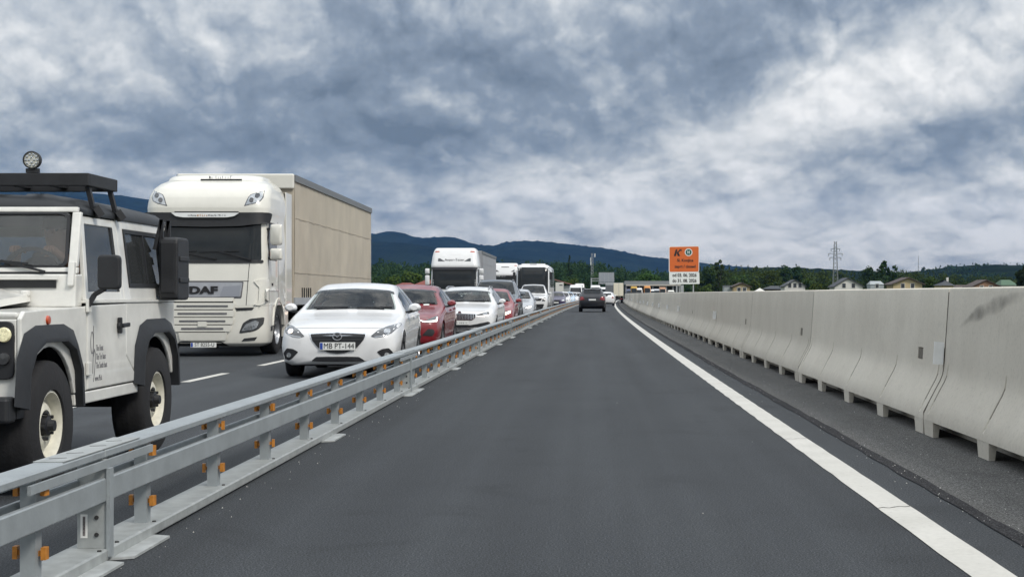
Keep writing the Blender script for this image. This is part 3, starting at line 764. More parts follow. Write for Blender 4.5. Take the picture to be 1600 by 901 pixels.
def car_body(S, L, axles, Rarch, zw, n=96, sub=4):
    S = np.array(S, float); s = S[:, 0]
    sq = np.unique(np.concatenate([np.linspace(0, L, n), [a + e for a in axles for e in (-Rarch, -Rarch + .01, Rarch, Rarch - .01)], s]))
    sq = sq[(sq >= 0) & (sq <= L)]
    V = pchip(s, S[:, 1:], sq)
    rings = []
    for k, st in enumerate(sq):
        zf, ws, wm, zm, wsh, zsh, wr, ze, zc = V[k]
        P = np.array([(0, zf), (ws - .10, zf), (ws, zf + .05), (wm, zm), (wsh, zsh), (wr, ze), (wr * .58, ze * .25 + zc * .75), (0, zc)])
        Q = []
        m = len(P)
        for i in range(m - 1):
            p0 = P[max(i - 1, 0)] if i > 0 else P[1] * [-1, 1]; p1, p2 = P[i], P[i + 1]; p3 = P[i + 2] if i + 2 < m else P[m - 2] * [-1, 1]
            for j in range(sub):
                t = j / sub
                cr = 0.5 * (2 * p1 + (p2 - p0) * t + (2 * p0 - 5 * p1 + 4 * p2 - p3) * t * t + (3 * p1 - p0 - 3 * p2 + p3) * t ** 3)
                li = p1 * (1 - t) + p2 * t
                Q.append(cr * .55 + li * .45 if i not in (0, 1) else li)
        Q.append(P[-1])
        Q = np.array(Q)
        for a in axles:
            dxx = abs(st - a)
            if dxx < Rarch:
                za = zw + sqrt(Rarch ** 2 - dxx ** 2)
                sel = (Q[:, 1] < za) & (Q[:, 0] > 0.45)
                Q[sel, 1] = za
        x = L / 2 - st
        half = [(x, float(y), float(z)) for y, z in Q]
        rings.append(half + [(x, -p[1], p[2]) for p in half[-2:0:-1]])
    return MB().loft(rings)
def scaled(S, L0, H0, L, W0, W, H):
    S = np.array(S, float).copy()
    S[:, 0] *= L / L0
    for c in (2, 3, 5, 7): S[:, c] *= W / W0
    for c in (1, 4, 6, 8, 9): S[:, c] *= H / H0
    return S
#        s     zf   ws   wm   zm   wsh  zsh  wr   ze    zc
HATCH = [(0.00, .27, .50, .56, .43, .53, .57, .42, .615, .63),
         (0.05, .22, .70, .75, .43, .70, .62, .55, .675, .69),
         (0.18, .20, .80, .845, .46, .80, .68, .66, .73, .75),
         (0.45, .20, .84, .88, .52, .845, .75, .72, .80, .83),
         (0.93, .20, .85, .893, .58, .86, .83, .75, .875, .905),
         (1.30, .19, .85, .895, .60, .865, .895, .77, .94, .965),
         (1.50, .19, .85, .895, .61, .865, .915, .755, 1.01, 1.05),
         (2.08, .19, .85, .895, .63, .86, .935, .615, 1.285, 1.340),
         (2.60, .19, .85, .895, .64, .86, .945, .585, 1.375, 1.435),
         (3.30, .20, .85, .895, .65, .86, .96, .57, 1.37, 1.425),
         (3.85, .21, .85, .89, .67, .84, .98, .55, 1.29, 1.34),
         (4.22, .26, .80, .85, .68, .78, .97, .60, 1.06, 1.09),
         (4.40, .32, .70, .79, .66, .72, .90, .56, .95, .98),
         (4.46, .38, .60, .68, .62, .62, .82, .48, .88, .90)]
WAGON = [(0.00, .27, .52, .60, .43, .57, .60, .45, .68, .695),
         (0.05, .22, .72, .79, .43, .75, .66, .60, .735, .75),
         (0.18, .20, .82, .885, .46, .84, .73, .70, .785, .805),
         (0.45, .20, .86, .92, .52, .885, .79, .76, .845, .87),
         (0.95, .20, .88, .93, .58, .895, .86, .79, .905, .935),
         (1.35, .19, .88, .932, .60, .90, .91, .80, .96, .985),
         (1.55, .19, .88, .932, .61, .90, .93, .79, 1.02, 1.06),
         (2.18, .19, .88, .932, .63, .895, .95, .645, 1.305, 1.36),
         (2.80, .19, .88, .932, .64, .895, .96, .615, 1.405, 1.46),
         (3.70, .20, .88, .932, .65, .89, .975, .60, 1.41, 1.46),
         (4.40, .22, .87, .92, .67, .87, .99, .58, 1.35, 1.395),
         (4.70, .28, .82, .88, .68, .82, .98, .62, 1.12, 1.15),
         (4.82, .34, .74, .82, .66, .76, .92, .60, .99, 1.01),
         (4.87, .40, .64, .72, .62, .66, .84, .52, .90, .92)]
SUVS = [(0.00, .33, .55, .62, .52, .60, .74, .48, .83, .85),
        (0.05, .27, .74, .80, .52, .77, .80, .62, .89, .91),
        (0.18, .25, .83, .88, .55, .85, .86, .72, .94, .96),
        (0.45, .24, .87, .92, .60, .89, .92, .78, .99, 1.015),
        (0.95, .24, .88, .93, .66, .90, .99, .80, 1.045, 1.07),
        (1.30, .23, .88, .935, .68, .90, 1.03, .80, 1.09, 1.115),
        (1.48, .23, .88, .935, .69, .90, 1.05, .79, 1.16, 1.20),
        (2.05, .23, .88, .935, .70, .895, 1.07, .65, 1.56, 1.61),
        (2.60, .23, .88, .935, .72, .895, 1.08, .635, 1.61, 1.665),
        (3.60, .24, .88, .935, .73, .89, 1.09, .62, 1.60, 1.65),
        (4.20, .27, .87, .92, .75, .87, 1.10, .61, 1.54, 1.58),
        (4.50, .32, .84, .90, .76, .84, 1.09, .64, 1.24, 1.27),
        (4.62, .36, .78, .86, .74, .79, 1.02, .64, 1.10, 1.12),
        (4.68, .42, .70, .78, .70, .70, .92, .58, .98, 1.00)]
def plate(parent, bvh, y0, y1, z0, z1, view='F', s=None, band=True, size=None, txt=None):
    o = patch('number_plate', bvh, rect(y0, y1, z0, z1, .01), view, .034, .03, M_plate, parent, grid=.3)
    xs = [v.co.x for v in o.data.vertices]; x = max(xs) if view == 'F' else min(xs)
    sg = 1 if view == 'F' else -1
    # flatten the plate so that it is a flat sheet
    for v in o.data.vertices: v.co.x = x if abs(v.co.x - x) < .028 else x - .02 * sg
    if band: MB().box(x + sg * .0005, x + sg * .0025, y0 + .006 if view == 'F' else y1 - .046, y0 + .046 if view == 'F' else y1 - .006, z0 + .008, z1 - .008).build('country_band', M_pblue, o)
    if txt: text(txt, size or (z1 - z0) * .92, M_ink, o, (x + sg * .002, (y0 + y1) / 2 + .022, (z0 + z1) / 2), R_FRONT if view == 'F' else R_BACK, sx=.86)
    return o
def mirror(parent, x, y, z, s, m, w=.20, h=.15, stalk=True):
    e = MB()
    rings = []
    for t, k in ((0, .55), (.04, .85), (.10, 1.0), (.14, .92), (.16, .70)):
        rings.append([(x + .10 - t, s * (y + (w / 2) * (1 + k * cos(a) * 1.0)), z + h / 2 * k * sin(a) * (1.0 if sin(a) > 0 else .8)) for a in np.linspace(0, 2 * pi, 17)[:-1]])
    o = e.loft(rings).build('mirror', m, parent, smooth=50)
    if stalk: MB().hexa([(x + .02, s * (y - .10), z - h * .62), (x + .08, s * (y - .10), z - h * .62), (x + .06, s * (y + .10), z - h * .45), (x + .01, s * (y + .10), z - h * .45)],
                        [(x + .02, s * (y - .10), z - h * .42), (x + .08, s * (y - .10), z - h * .42), (x + .06, s * (y + .10), z - h * .2), (x + .01, s * (y + .10), z - h * .2)]).build('stalk', M_plastic, o)
    return o
def wiper(parent, bvh, y0, y1, z0, z1):
    pts = []
    for i in range(7):
        t = i / 6; y = y0 + (y1 - y0) * t; z = z0 + (z1 - z0) * t
        h = bvh.ray_cast(Vector((20, y, z)), Vector((-1, 0, 0)))[0]
        if h is None: return
        pts.append(h + Vector((.03, 0, .012)))
    b = MB()
    for a, c in zip(pts, pts[1:]): b.bar(a, c, .018)
    b.build('wiper', M_plastic, parent)
def inside(poly, p):
    c = False; n_ = len(poly)
    for i in range(n_):
        a, b = poly[i], poly[i - 1]
        if (a[1] > p[1]) != (b[1] > p[1]) and p[0] < (b[0] - a[0]) * (p[1] - a[1]) / (b[1] - a[1]) + a[0]: c = not c
    return c
def cut_windows(body, openings):
    """open the shell behind the glass; the rim that stays behind the glass edge is black"""
    me = body.data; me.materials.append(M_plastic)
    bm = bmesh.new(); bm.from_mesh(me); kill = []
    for vw, poly in openings:
        ai, sg = AX[vw]; o2 = [i for i in range(3) if i != ai]
        cx_ = sum(p[0] for p in poly) / len(poly); cy_ = sum(p[1] for p in poly) / len(poly)
        small = [(cx_ + (p[0] - cx_) * .985, cy_ + (p[1] - cy_) * .97) for p in poly]
        for f in bm.faces:
            if f.normal[ai] * sg < .12: continue
            pts = [(v.co[o2[0]], v.co[o2[1]]) for v in f.verts]
            n_in = sum(inside(small, p) for p in pts)
            if n_in == len(pts): kill.append(f)
            elif n_in and inside(poly, (f.calc_center_median()[o2[0]], f.calc_center_median()[o2[1]])): f.material_index = 1
    bmesh.ops.delete(bm, geom=list(set(kill)), context='FACES'); bm.to_mesh(me); bm.free()
def make_car(name, label, cat, S, L, W, H, pnt, loc, rz, wheel='car', axles=(.93, 3.63), Rarch=None, group=None, detail=True, front=None, tail=False,
             interior=False, n=96, roofrail=False, sub=4):
    root = empty(name, loc, rz); tag(root, label, cat, group)
    R = {'car': .325, 'suv': .36}[wheel]
    Ra = Rarch or R + .055
    body = car_body(S, L, axles, Ra, R, n, sub).build('body', pnt, root, smooth=38)
    bv = bvh_of(body)
    S = np.array(S); glass = M_carglass if interior else M_glass; openings = []
    at = lambda s_: pchip(S[:, 0], S[:, 1:], np.array([s_]))[0]
    # floor pan and wheel boxes close the shell from below
    MB().box(-L / 2 + .35, L / 2 - .3, -W * .36, W * .36, S[3][1] - .02, S[3][1] + .25).build('underbody', M_dark, root)
    for a in axles:
        MB().box(L / 2 - a - Ra * .96, L / 2 - a + Ra * .96, -W * .44, W * .44, .30, R + Ra * .93).build('wheel_housing', M_dark, root)
        for sgn in (1, -1): put_wheel(root, WH[wheel], L / 2 - a, sgn * (W / 2 - .125), R)
    # windscreen
    i_c = 5; i_t = 7
    zb, zt = S[i_c][9] + .04, S[i_t][8] + .012
    wb, wt_ = S[i_c][7] * .93, S[i_t][7] * .95
    cr = .035
    ws_poly = [(-wb, zb), (-wb * .5, zb + cr * .2), (0, zb + cr * .5), (wb * .5, zb + cr * .2), (wb, zb), (wt_, zt), (wt_ * .5, zt + .03), (0, zt + .04), (-wt_ * .5, zt + .03), (-wt_, zt)]
    openings.append(('F', ws_poly))
    patch('windscreen', bv, rnd(ws_poly, .03, 2), 'F', .012, .016, glass, root, grid=.06)
    # side glass: front and rear door
    xs = lambda s_: L / 2 - s_
    s0, s1, s2, s3, s4 = S[i_c + 1][0] + .22, S[i_t][0] + .10, S[8][0] + .22, S[9][0] + .06, S[10][0] + .02
    zbl = lambda s_: at(s_)[5] + .035
    ztl = lambda s_: at(s_)[7] - .045
    for vw in ('L', 'R'):
        w1 = [(xs(s0), zbl(s0)), (xs(s1), ztl(s1) - .02), (xs(s2 - .05), ztl(s2)), (xs(s2 - .05), zbl(s2))]
        w2 = [(xs(s2 + .05), zbl(s2)), (xs(s2 + .05), ztl(s2)), (xs(s3), ztl(s3)), (xs(s4), zbl(s4) + .10), (xs(s4 - .1), zbl(s4))]
        openings += [(vw, w1), (vw, w2)]
        patch('side_window', bv, rnd(w1, .03, 2), vw, .008, .012, glass, root, grid=.10)
        patch('side_window', bv, rnd(w2, .03, 2), vw, .008, .012, glass, root, grid=.10)
        if detail:
            for sd in (s0 + .05, s2, s4 + .05):                       # shut lines of the doors
                patch('door_gap', bv, [(xs(sd) - .005, at(sd)[0] + .16), (xs(sd) + .005, at(sd)[0] + .16), (xs(sd) + .005, zbl(sd) - .03), (xs(sd) - .005, zbl(sd) - .03)], vw, .0015, .004, M_ink, root, grid=.3)
            for sd in (s2 - .22, s3 + .12): patch('door_handle', bv, rect(xs(sd) - .09, xs(sd) + .09, zbl(sd) - .12, zbl(sd) - .085, .015), vw, .03, .03, pnt, root, grid=.2)
    xm = xs(s0) - .02
    wsh = at(s0)[4]
    for sgn in (1, -1): mirror(root, xm, wsh + .015, zbl(s0) + .07, sgn, pnt)
    # rear window and lamps
    i_r = 10
    zr0, zr1 = S[i_r + 1][8] + .04, S[i_r][8] - .01
    w3 = [(-S[i_r + 1][7] * .9, zr0), (S[i_r + 1][7] * .9, zr0), (S[i_r][7] * .92, zr1), (-S[i_r][7] * .92, zr1)]; openings.append(('B', w3))
    patch('rear_window', bv, rnd(w3, .05, 3), 'B', .010, .014, glass, root, grid=.08)
    zt_ = S[11][6]
    for sgn in (1, -1):
        pp = [(sgn * W * .30, zt_ - .20), (sgn * W * .455, zt_ - .24), (sgn * W * .455, zt_ + .0), (sgn * W * .33, zt_ - .02)]
        patch('tail_lamp', bv, rnd(pp, .03, 2), 'B', .01, .03, M_tail, root, grid=.1)
    if detail:
        patch('bonnet_gap', bv, [(-W * .36, S[2][9] - .012), (0, S[2][9] - .002), (W * .36, S[2][9] - .012), (W * .36, S[2][9] - .006), (0, S[2][9] + .004), (-W * .36, S[2][9] - .006)], 'F', .0012, .004, M_inkgrey, root, grid=.1)
        wiper(root, bv, wb * .9, wb * .15, zb + .03, zb + .02); wiper(root, bv, -wb * .05, -wb * .8, zb + .03, zb + .02)
    if roofrail:
        for sgn in (1, -1):
            b = MB(); pr = None
            for s_ in np.linspace(S[7][0] + .15, S[10][0] - .05, 9):
                v = at(s_); p = Vector((xs(s_), sgn * (v[6] - .03), v[7] + .055))
                if pr is not None: b.bar(pr, p, .03)
                pr = p
            b.build('roof_rail', M_alloy if pnt is not M_black else M_plastic, root)
    if front: front(root, bv, L, W)
    if interior:
        cut_windows(body, openings)
        xi = lambda s_: L / 2 - s_
        zc_ = S[5][6]
        MB().box(xi(S[6][0] + .35), xi(S[5][0] + .12), -W * .40, W * .40, zc_ - .16, zc_ + .015).build('dashboard', M_plastic, root, bevel=.03)
        for s_ in (2.35, 3.25):
            for y0 in ((.36, -.36) if s_ < 3 else (.42, 0, -.42)):
                k_ = .23 if s_ < 3 else .20
                MB().hexa([(xi(s_) - .02, y0 - k_, .45), (xi(s_) + .10, y0 - k_, .45), (xi(s_) + .10, y0 + k_, .45), (xi(s_) - .02, y0 + k_, .45)],
                          [(xi(s_) - .20, y0 - k_ * .9, 1.05), (xi(s_) - .10, y0 - k_ * .9, 1.05), (xi(s_) - .10, y0 + k_ * .9, 1.05), (xi(s_) - .20, y0 + k_ * .9, 1.05)]).box(xi(s_) - .22, xi(s_) - .14, y0 - .12, y0 + .12, 1.06, 1.22).build('seat', M_cloth, root, bevel=.03)
        MB().lathe([(.165, -.012), (.18, 0), (.165, .012), (.15, 0), (.165, -.012)], 'x', 20, (xi(S[6][0] + .45), .36, zc_ - .05)).build('steering_wheel', M_plastic, root)
        MB().box(-.015, .015, -.12, .12, -.03, .03).build('interior_mirror', M_plastic, root, loc=(xi(S[7][0] - .08), 0, S[7][8] - .09))
    return root
HEAD_ON = -pi / 2                                  # a vehicle that faces the camera
def facing(d, x, yaw=0.0):
    """loc for the centre of an oncoming vehicle whose FRONT is at distance d, lateral x (not counting the bend)"""
    return d, x, yaw
def place(d_front, x, L, yaw=0.0, oncoming=True):
    d = d_front + L / 2
    p = Vector((x, d, 0.0))
    return p, (HEAD_ON if oncoming else pi / 2) + yaw

# ---- white hatchback, first in the near queue
def front_a(root, bv, L, W):
    k = .001913; U = lambda pts: [((u - 497) * k, 1.6234 - k * v) for u, v in pts]
    gp = U([(283, 508), (380, 503), (497, 500), (614, 503), (717, 508), (695, 555), (650, 607), (570, 645), (497, 655), (424, 645), (344, 607), (303, 555)])
    patch('grille_frame', bv, rnd([(a * 1.04, .555 + (b - .53) * 1.06) for a, b in gp], .02, 2), 'F', .010, .03, M_chrome, root)
    gr_ = patch('grille', bv, rnd([(a * .985, b + .004) for a, b in gp], .02, 2), 'F', .016, .03, M_plastic, root)
    for v in (530, 555, 622, 637):
        hw = {530: 196, 555: 178, 622: 100, 637: 60}[v]
        patch('grille_bar', bv, U([(497 - hw, v), (497 + hw, v), (497 + hw, v - 7), (497 - hw, v - 7)]), 'F', .022, .02, M_gplastic, root, grid=.1)
    hl = [(748, 522), (800, 475), (865, 445), (948, 424), (945, 455), (905, 500), (845, 524), (785, 531)]
    for s in (1, -1):
        P = U(hl); P = P if s > 0 else mir(P)
        h = patch('headlight', bv, rnd(P, .02, 2), 'F', .006, .03, M_lensdark, root, grid=.05)
        c = U([(868, 483)])[0]; c = (c[0] * s, c[1])
        for rr, of, m_ in ((.046, .012, M_chrome), (.034, .018, M_lampwarm if s < 0 else M_lens)):
            patch('headlight_lens', bv, [(c[0] + rr * cos(t), c[1] + rr * .8 * sin(t)) for t in np.linspace(0, 2 * pi, 15)[:-1]], 'F', of, .02, m_, h, grid=.05)
        Q = U([(770, 524), (840, 516), (890, 498), (885, 508), (840, 523), (785, 530)]); Q = Q if s > 0 else mir(Q)
        patch('headlight_trim', bv, Q, 'F', .012, .01, M_lens, h, grid=.06)
        fg = U([(797, 640), (838, 618), (888, 612), (915, 645), (940, 688), (872, 706), (848, 692)]); fg = fg if s > 0 else mir(fg)
        f = patch('fog_lamp', bv, rnd(fg, .015, 2), 'F', .006, .03, M_plastic, root, grid=.06)
        c = U([(872, 664)])[0]; c = (c[0] * s, c[1])
        patch('fog_lens', bv, [(c[0] + .036 * cos(t), c[1] + .036 * sin(t)) for t in np.linspace(0, 2 * pi, 13)[:-1]], 'F', .014, .02, M_lens, f, grid=.05)
    patch('lower_intake', bv, rnd(U([(298, 708), (335, 678), (420, 676), (575, 676), (660, 678), (708, 708), (590, 712), (400, 712)]), .012, 2), 'F', .016, .03, M_plastic, root, grid=.05)
    plate(root, bv, -.258, .262, .428, .541, txt='MB PT-144', size=.115)
    x = max(v.co.x for v in gr_.data.vertices)
    b = MB()                                       # round winged emblem
    for i in range(24):
        t0, t1 = 2 * pi * i / 24, 2 * pi * (i + 1) / 24
        b.bar((0, .066 * cos(t0), .053 * sin(t0)), (0, .066 * cos(t1), .053 * sin(t1)), .013)
    for s in (1, -1): b.bar((0, 0, -.012), (0, s * .030, .020), .012); b.bar((0, s * .030, .020), (0, s * .058, .026), .011)
    b.build('badge', M_silverpanel, root, loc=(x + .016, 0, .628))
p, rz = place(22.1, -3.70, 4.46, radians(1.4))
make_car('parked_car', 'white hatchback with a black winged grille and number plate, first in the near queue', 'car', HATCH, 4.46, 1.795, 1.455, M_white, p, rz,
         front=front_a, interior=True, group='cars queueing in the near oncoming lane', n=120)

# ---- dark red hatchback behind it
def front_b(root, bv, L, W):
    k = .00249; U = lambda pts: [((u - 103) * k, 2.424 - k * v) for u, v in pts]
    for s in (1, -1):
        P = U([(285, 683), (345, 692), (428, 654), (440, 668), (436, 704), (370, 712), (318, 706)]); P = P if s > 0 else mir(P)
        h = patch('headlight', bv, rnd(P, .02, 2), 'F', .006, .03, M_lensdark, root, grid=.05)
        Q = U([(288, 686), (340, 699), (428, 692), (430, 668), (437, 668), (436, 703), (335, 707)]); Q = Q if s > 0 else mir(Q)
        patch('headlight_strip', bv, Q, 'F', .014, .02, M_lampon, h, grid=.05)
        P = U([(322, 815), (372, 760), (415, 765), (425, 790), (408, 822)]); P = P if s > 0 else mir(P)
        patch('fog_intake', bv, rnd(P, .02, 2), 'F', .006, .03, M_plastic, root, grid=.06)
    patch('grille', bv, rnd([(-.40, .70), (.40, .70), (.34, .56), (.22, .50), (-.22, .50), (-.34, .56)], .05, 3), 'F', .008, .03, M_plastic, root)
    patch('lower_intake', bv, rnd([(-.55, .40), (.55, .40), (.50, .30), (-.50, .30)], .03, 2), 'F', .006, .03, M_plastic, root)
    plate(root, bv, -.26, .26, .40, .51)
    MB().lathe([(0, .005), (.055, .005), (.06, 0)], 'x', 18).build('badge', M_chrome, root, loc=(L / 2 + .0, 0, .66))
    patch('park_permit', bv, rect(.42, .54, 1.0, 1.03), 'F', .012, .01, M_plate, root)
p, rz = place(31.0, -3.90, 4.38, radians(-.5))
make_car('parked_car', 'dark red hatchback with a lit white headlight strip behind the white hatchback', 'car', scaled(HATCH, 4.46, 1.455, 4.38, 1.795, 1.82, 1.48), 4.38, 1.82, 1.48, M_red, p, rz,
         front=front_b, interior=True, group='cars queueing in the near oncoming lane', axles=(.91, 3.6))

# ---- white estate with chrome slat grille
def front_c(root, bv, L, W):
    k = .00189; U = lambda pts: [((u - 290) * k, 1.7436 - k * v) for u, v in pts]
    gp = U([(65, 548), (290, 540), (515, 548), (500, 600), (460, 626), (120, 626), (80, 600)])
    patch('grille_frame', bv, rnd([(a * 1.04, .635 + (b - .635) * 1.15) for a, b in gp], .02, 2), 'F', .010, .03, M_chrome, root)
    patch('grille', bv, rnd(gp, .02, 2), 'F', .016, .03, M_plastic, root)
    for i in range(19):
        u = 95 + 390 * i / 18; h = 0 if 100 < u < 480 else 14
        patch('grille_slat', bv, U([(u - 4, 620 - h), (u + 4, 620 - h), (u + 4, 552), (u - 4, 552)]), 'F', .026, .02, M_chrome, root, grid=.3)
    for s in (1, -1):
        P = U([(522, 562), (600, 535), (690, 512), (706, 530), (700, 562), (640, 582), (520, 578)]); P = P if s > 0 else mir(P)
        h = patch('headlight', bv, rnd(P, .015, 2), 'F', .006, .03, M_lensdark, root, grid=.05)
        P = U([(524, 570), (620, 566), (700, 552), (699, 563), (640, 581), (521, 578)]); P = P if s > 0 else mir(P)
        patch('headlight_strip', bv, P, 'F', .013, .02, M_lampon, h, grid=.05)
        P = U([(610, 545), (670, 528), (676, 545), (620, 558)]); P = P if s > 0 else mir(P)
        patch('headlight_lens', bv, P, 'F', .012, .02, M_lens, h, grid=.05)
    dk = U([(290, 700), (430, 700), (545, 682), (690, 650), (715, 662), (722, 696), (545, 728), (430, 738), (290, 740)])
    patch('lower_intake', bv, rnd(dk + [(-a, b) for a, b in dk[::-1]][1:-1], .008, 2), 'F', .008, .03, M_plastic, root)
    patch('intake_trim', bv, U([(-20, 742), (600, 742), (600, 750), (-20, 750)]), 'F', .016, .02, M_chrome, root)
    patch('front_lip', bv, U([(-60, 760), (640, 760), (600, 815), (-20, 815)]), 'F', .008, .03, M_plastic, root)
    po = plate(root, bv, -.26, .26, .432, .543); marks(po, max(v.co.x for v in po.data.vertices) + .001, -.16, .22, .4875, .055, M_inkgrey, 4)
    MB().lathe([(0, .005), (.045, .005), (.05, 0)], 'x', 18).build('badge', M_chrome, root, loc=(L / 2 - .03, 0, .745))
p, rz = place(40.0, -3.32, 4.87, radians(-.8))
make_car('parked_car', 'white estate car with a chrome slatted grille and roof rails', 'car', WAGON, 4.87, 1.865, 1.48, M_white, p, rz,
         front=front_c, interior=True, group='cars queueing in the near oncoming lane', axles=(.95, 3.79), roofrail=True)

def front_gen(lit=True, strip_m=None, gm=None):
    def f(root, bv, L, W):
        k = W / 1.8; z = root['_z']
        patch('grille', bv, rnd([(-.42 * k, z - .02), (.42 * k, z - .02), (.34 * k, z - .20), (-.34 * k, z - .20)], .04, 2), 'F', .008, .03, gm or M_plastic, root)
        patch('lower_intake', bv, rnd([(-.66 * k, z - .33), (.66 * k, z - .33), (.58 * k, z - .45), (-.58 * k, z - .45)], .03, 2), 'F', .008, .03, M_plastic, root)
        for s in (1, -1):
            P = [(.46 * k, z - .09), (.62 * k, z - .13), (.80 * k, z - .06), (.80 * k, z + .05), (.60 * k, z + .0)]; P = P if s > 0 else mir(P)
            h = patch('headlight', bv, rnd(P, .02, 2), 'F', .008, .03, M_lens if not lit else M_lensdark, root, grid=.08)
            if lit:
                P = [(.50 * k, z - .085), (.64 * k, z - .115), (.79 * k, z - .05), (.79 * k, z + .02), (.64 * k, z - .03)]; P = P if s > 0 else mir(P)
                patch('headlight_strip', bv, P, 'F', .016, .02, strip_m or M_lampon, h, grid=.08)
        plate(root, bv, -.26, .26, z - .32, z - .21, band=True)
    return f
def gen_car(label, S, L0, W0, H0, L, W, H, pnt, dist, x, z, cat='car', wheel='car', lit=True, n=60, yaw=0.0, group='cars queueing in the near oncoming lane', sm=None, name='parked_car', detail=True, gm=None, oncoming=True, roofrail=False, sub=3, front=True):
    S2 = scaled(S, L0, H0, L, W0, W, H)
    p, rz = place(dist, x, L, yaw, oncoming)
    fr = front_gen(lit, sm, gm)
    def ff(root, bv, L_, W_): root['_z'] = z; fr(root, bv, L_, W_); del root['_z']
    return make_car(name, label, cat, S2, L, W, H, pnt, p, rz, wheel=wheel, axles=(.93 * L / 4.5, L - .85 * L / 4.5), group=group, front=ff if front else None, n=n, detail=detail, roofrail=roofrail, sub=sub)
gen_car('red car with one bright headlight peeking out behind the white estate', HATCH, 4.46, 1.795, 1.455, 4.1, 1.75, 1.46, M_red2, 47.4, -3.14, .70, sm=M_lampwarm)
gen_car('dark grey people carrier standing behind the red car', SUVS, 4.68, 1.87, 1.665, 4.75, 1.90, 1.80, M_grey, 55.5, -3.42, .90, wheel='suv', lit=False, roofrail=True)
gen_car('silver car between the dark grey people carrier and the white van', HATCH, 4.46, 1.795, 1.455, 4.3, 1.80, 1.50, M_silver, 66.0, -3.17, .72)
# white van
def front_van(root, bv, L, W):
    patch('grille', bv, rnd([(-.62, .98), (.62, .98), (.52, .82), (-.52, .82)], .03, 2), 'F', .008, .03, M_plastic, root)
    dk = [(-.75, .62), (.75, .62), (.62, .34), (-.62, .34)]
    patch('lower_intake', bv, rnd(dk, .05, 2), 'F', .008, .03, M_plastic, root)
    for s in (1, -1):
        P = [(.60, .80), (.80, .80), (.82, 1.02), (.66, 1.0)]; P = P if s > 0 else mir(P)
        patch('headlight', bv, rnd(P, .02, 2), 'F', .010, .03, M_lensdark, root, grid=.08)
    plate(root, bv, -.26, .26, .64, .75)
S2 = scaled(SUVS, 4.68, 1.665, 5.0, 1.87, 1.95, 1.86)
p, rz = place(93.0, -3.30, 5.0)
make_car('parked_van', 'white van with a black grille standing right in front of the coach', 'van', S2, 5.0, 1.95, 1.86, M_white, p, rz, wheel='suv', axles=(1.0, 4.1), front=front_van, n=60, sub=3,
         group='vans queueing in the oncoming lanes')
# far cars of the same lane, seen between coach and dark car
FARC = [(138.0, 868.5, 'dark purple car half hidden beside the coach', M_purple, HATCH), (149.0, 877.5, 'white car just beyond the dark purple car in the far queue', M_white, WAGON),
        (163.0, 885.5, 'pale blue car in the middle of the far queue', M_bluew, HATCH), (180.0, 892.5, 'white car just beyond the pale blue car in the far queue', M_white, HATCH),
        (200.0, 899.5, 'white low car in front of the far high-roofed van', M_white, WAGON)]
for d, px, lab, pm, St in FARC:
    L0, W0, H0 = (4.46, 1.795, 1.455) if St is HATCH else (4.87, 1.865, 1.48)
    gen_car(lab, St, L0, W0, H0, 4.4, 1.8, 1.5, pm, d, (px - XV) * d / F, .72, n=40, lit=False, detail=False, sub=2)
# ---- dark car ahead of the camera (rear view)
def rear_d(root, bv, L, W):
    k = .00248; U = lambda pts: [(-(u - 475) * k, (800 - v) * k) for u, v in pts]
    patch('lower_bumper', bv, rnd([(-.80, .46), (.80, .46), (.76, .26), (-.76, .26)], .04, 2), 'B', .012, .04, M_plastic, root)
    plate(root, bv, -.26, .26, .80, .905, view='B')
    patch('tailgate_trim', bv, rect(-.50, .50, .93, .955), 'B', .014, .02, M_plastic, root)
    for s in (1, -1):
        P = [(s * .50, .86), (s * .88, .80), (s * .885, 1.03), (s * .66, 1.02)]
        patch('tail_lamp', bv, rnd(P, .03, 2), 'B', .014, .03, M_tail, root, grid=.08)
    MB().box(-L / 2 + .36, -L / 2 + .62, -.62, .62, 1.60, 1.635).build('roof_spoiler', M_black, root)
L_ = 4.65
make_car('driving_car', 'dark estate-style car with red tail lamps driving ahead in the single lane', 'car', scaled(SUVS, 4.68, 1.665, L_, 1.87, 1.88, 1.64), L_, 1.88, 1.64, M_black,
         Vector(((925.8 - XV) * 104 / F, 104 + L_ / 2, 0)), pi / 2 + head(104), wheel='suv', axles=(.95, 3.72), front=rear_d, n=80, roofrail=True)
gen_car('white car driving just beyond the dark car ahead', HATCH, 4.46, 1.795, 1.455, 4.3, 1.8, 1.5, M_white, 158.0, (947.5 - XV) * 158 / F, .72, n=40, lit=False, detail=False, oncoming=False, name='driving_car', group='cars driving ahead', front=False)
gen_car('small grey car driving farthest ahead, beside the cream box truck', HATCH, 4.46, 1.795, 1.455, 4.2, 1.75, 1.5, M_silver, 195.0, (951.5 - XV) * 195 / F, .72, n=40, lit=False, detail=False, oncoming=False, name='driving_car', group='cars driving ahead', front=False)
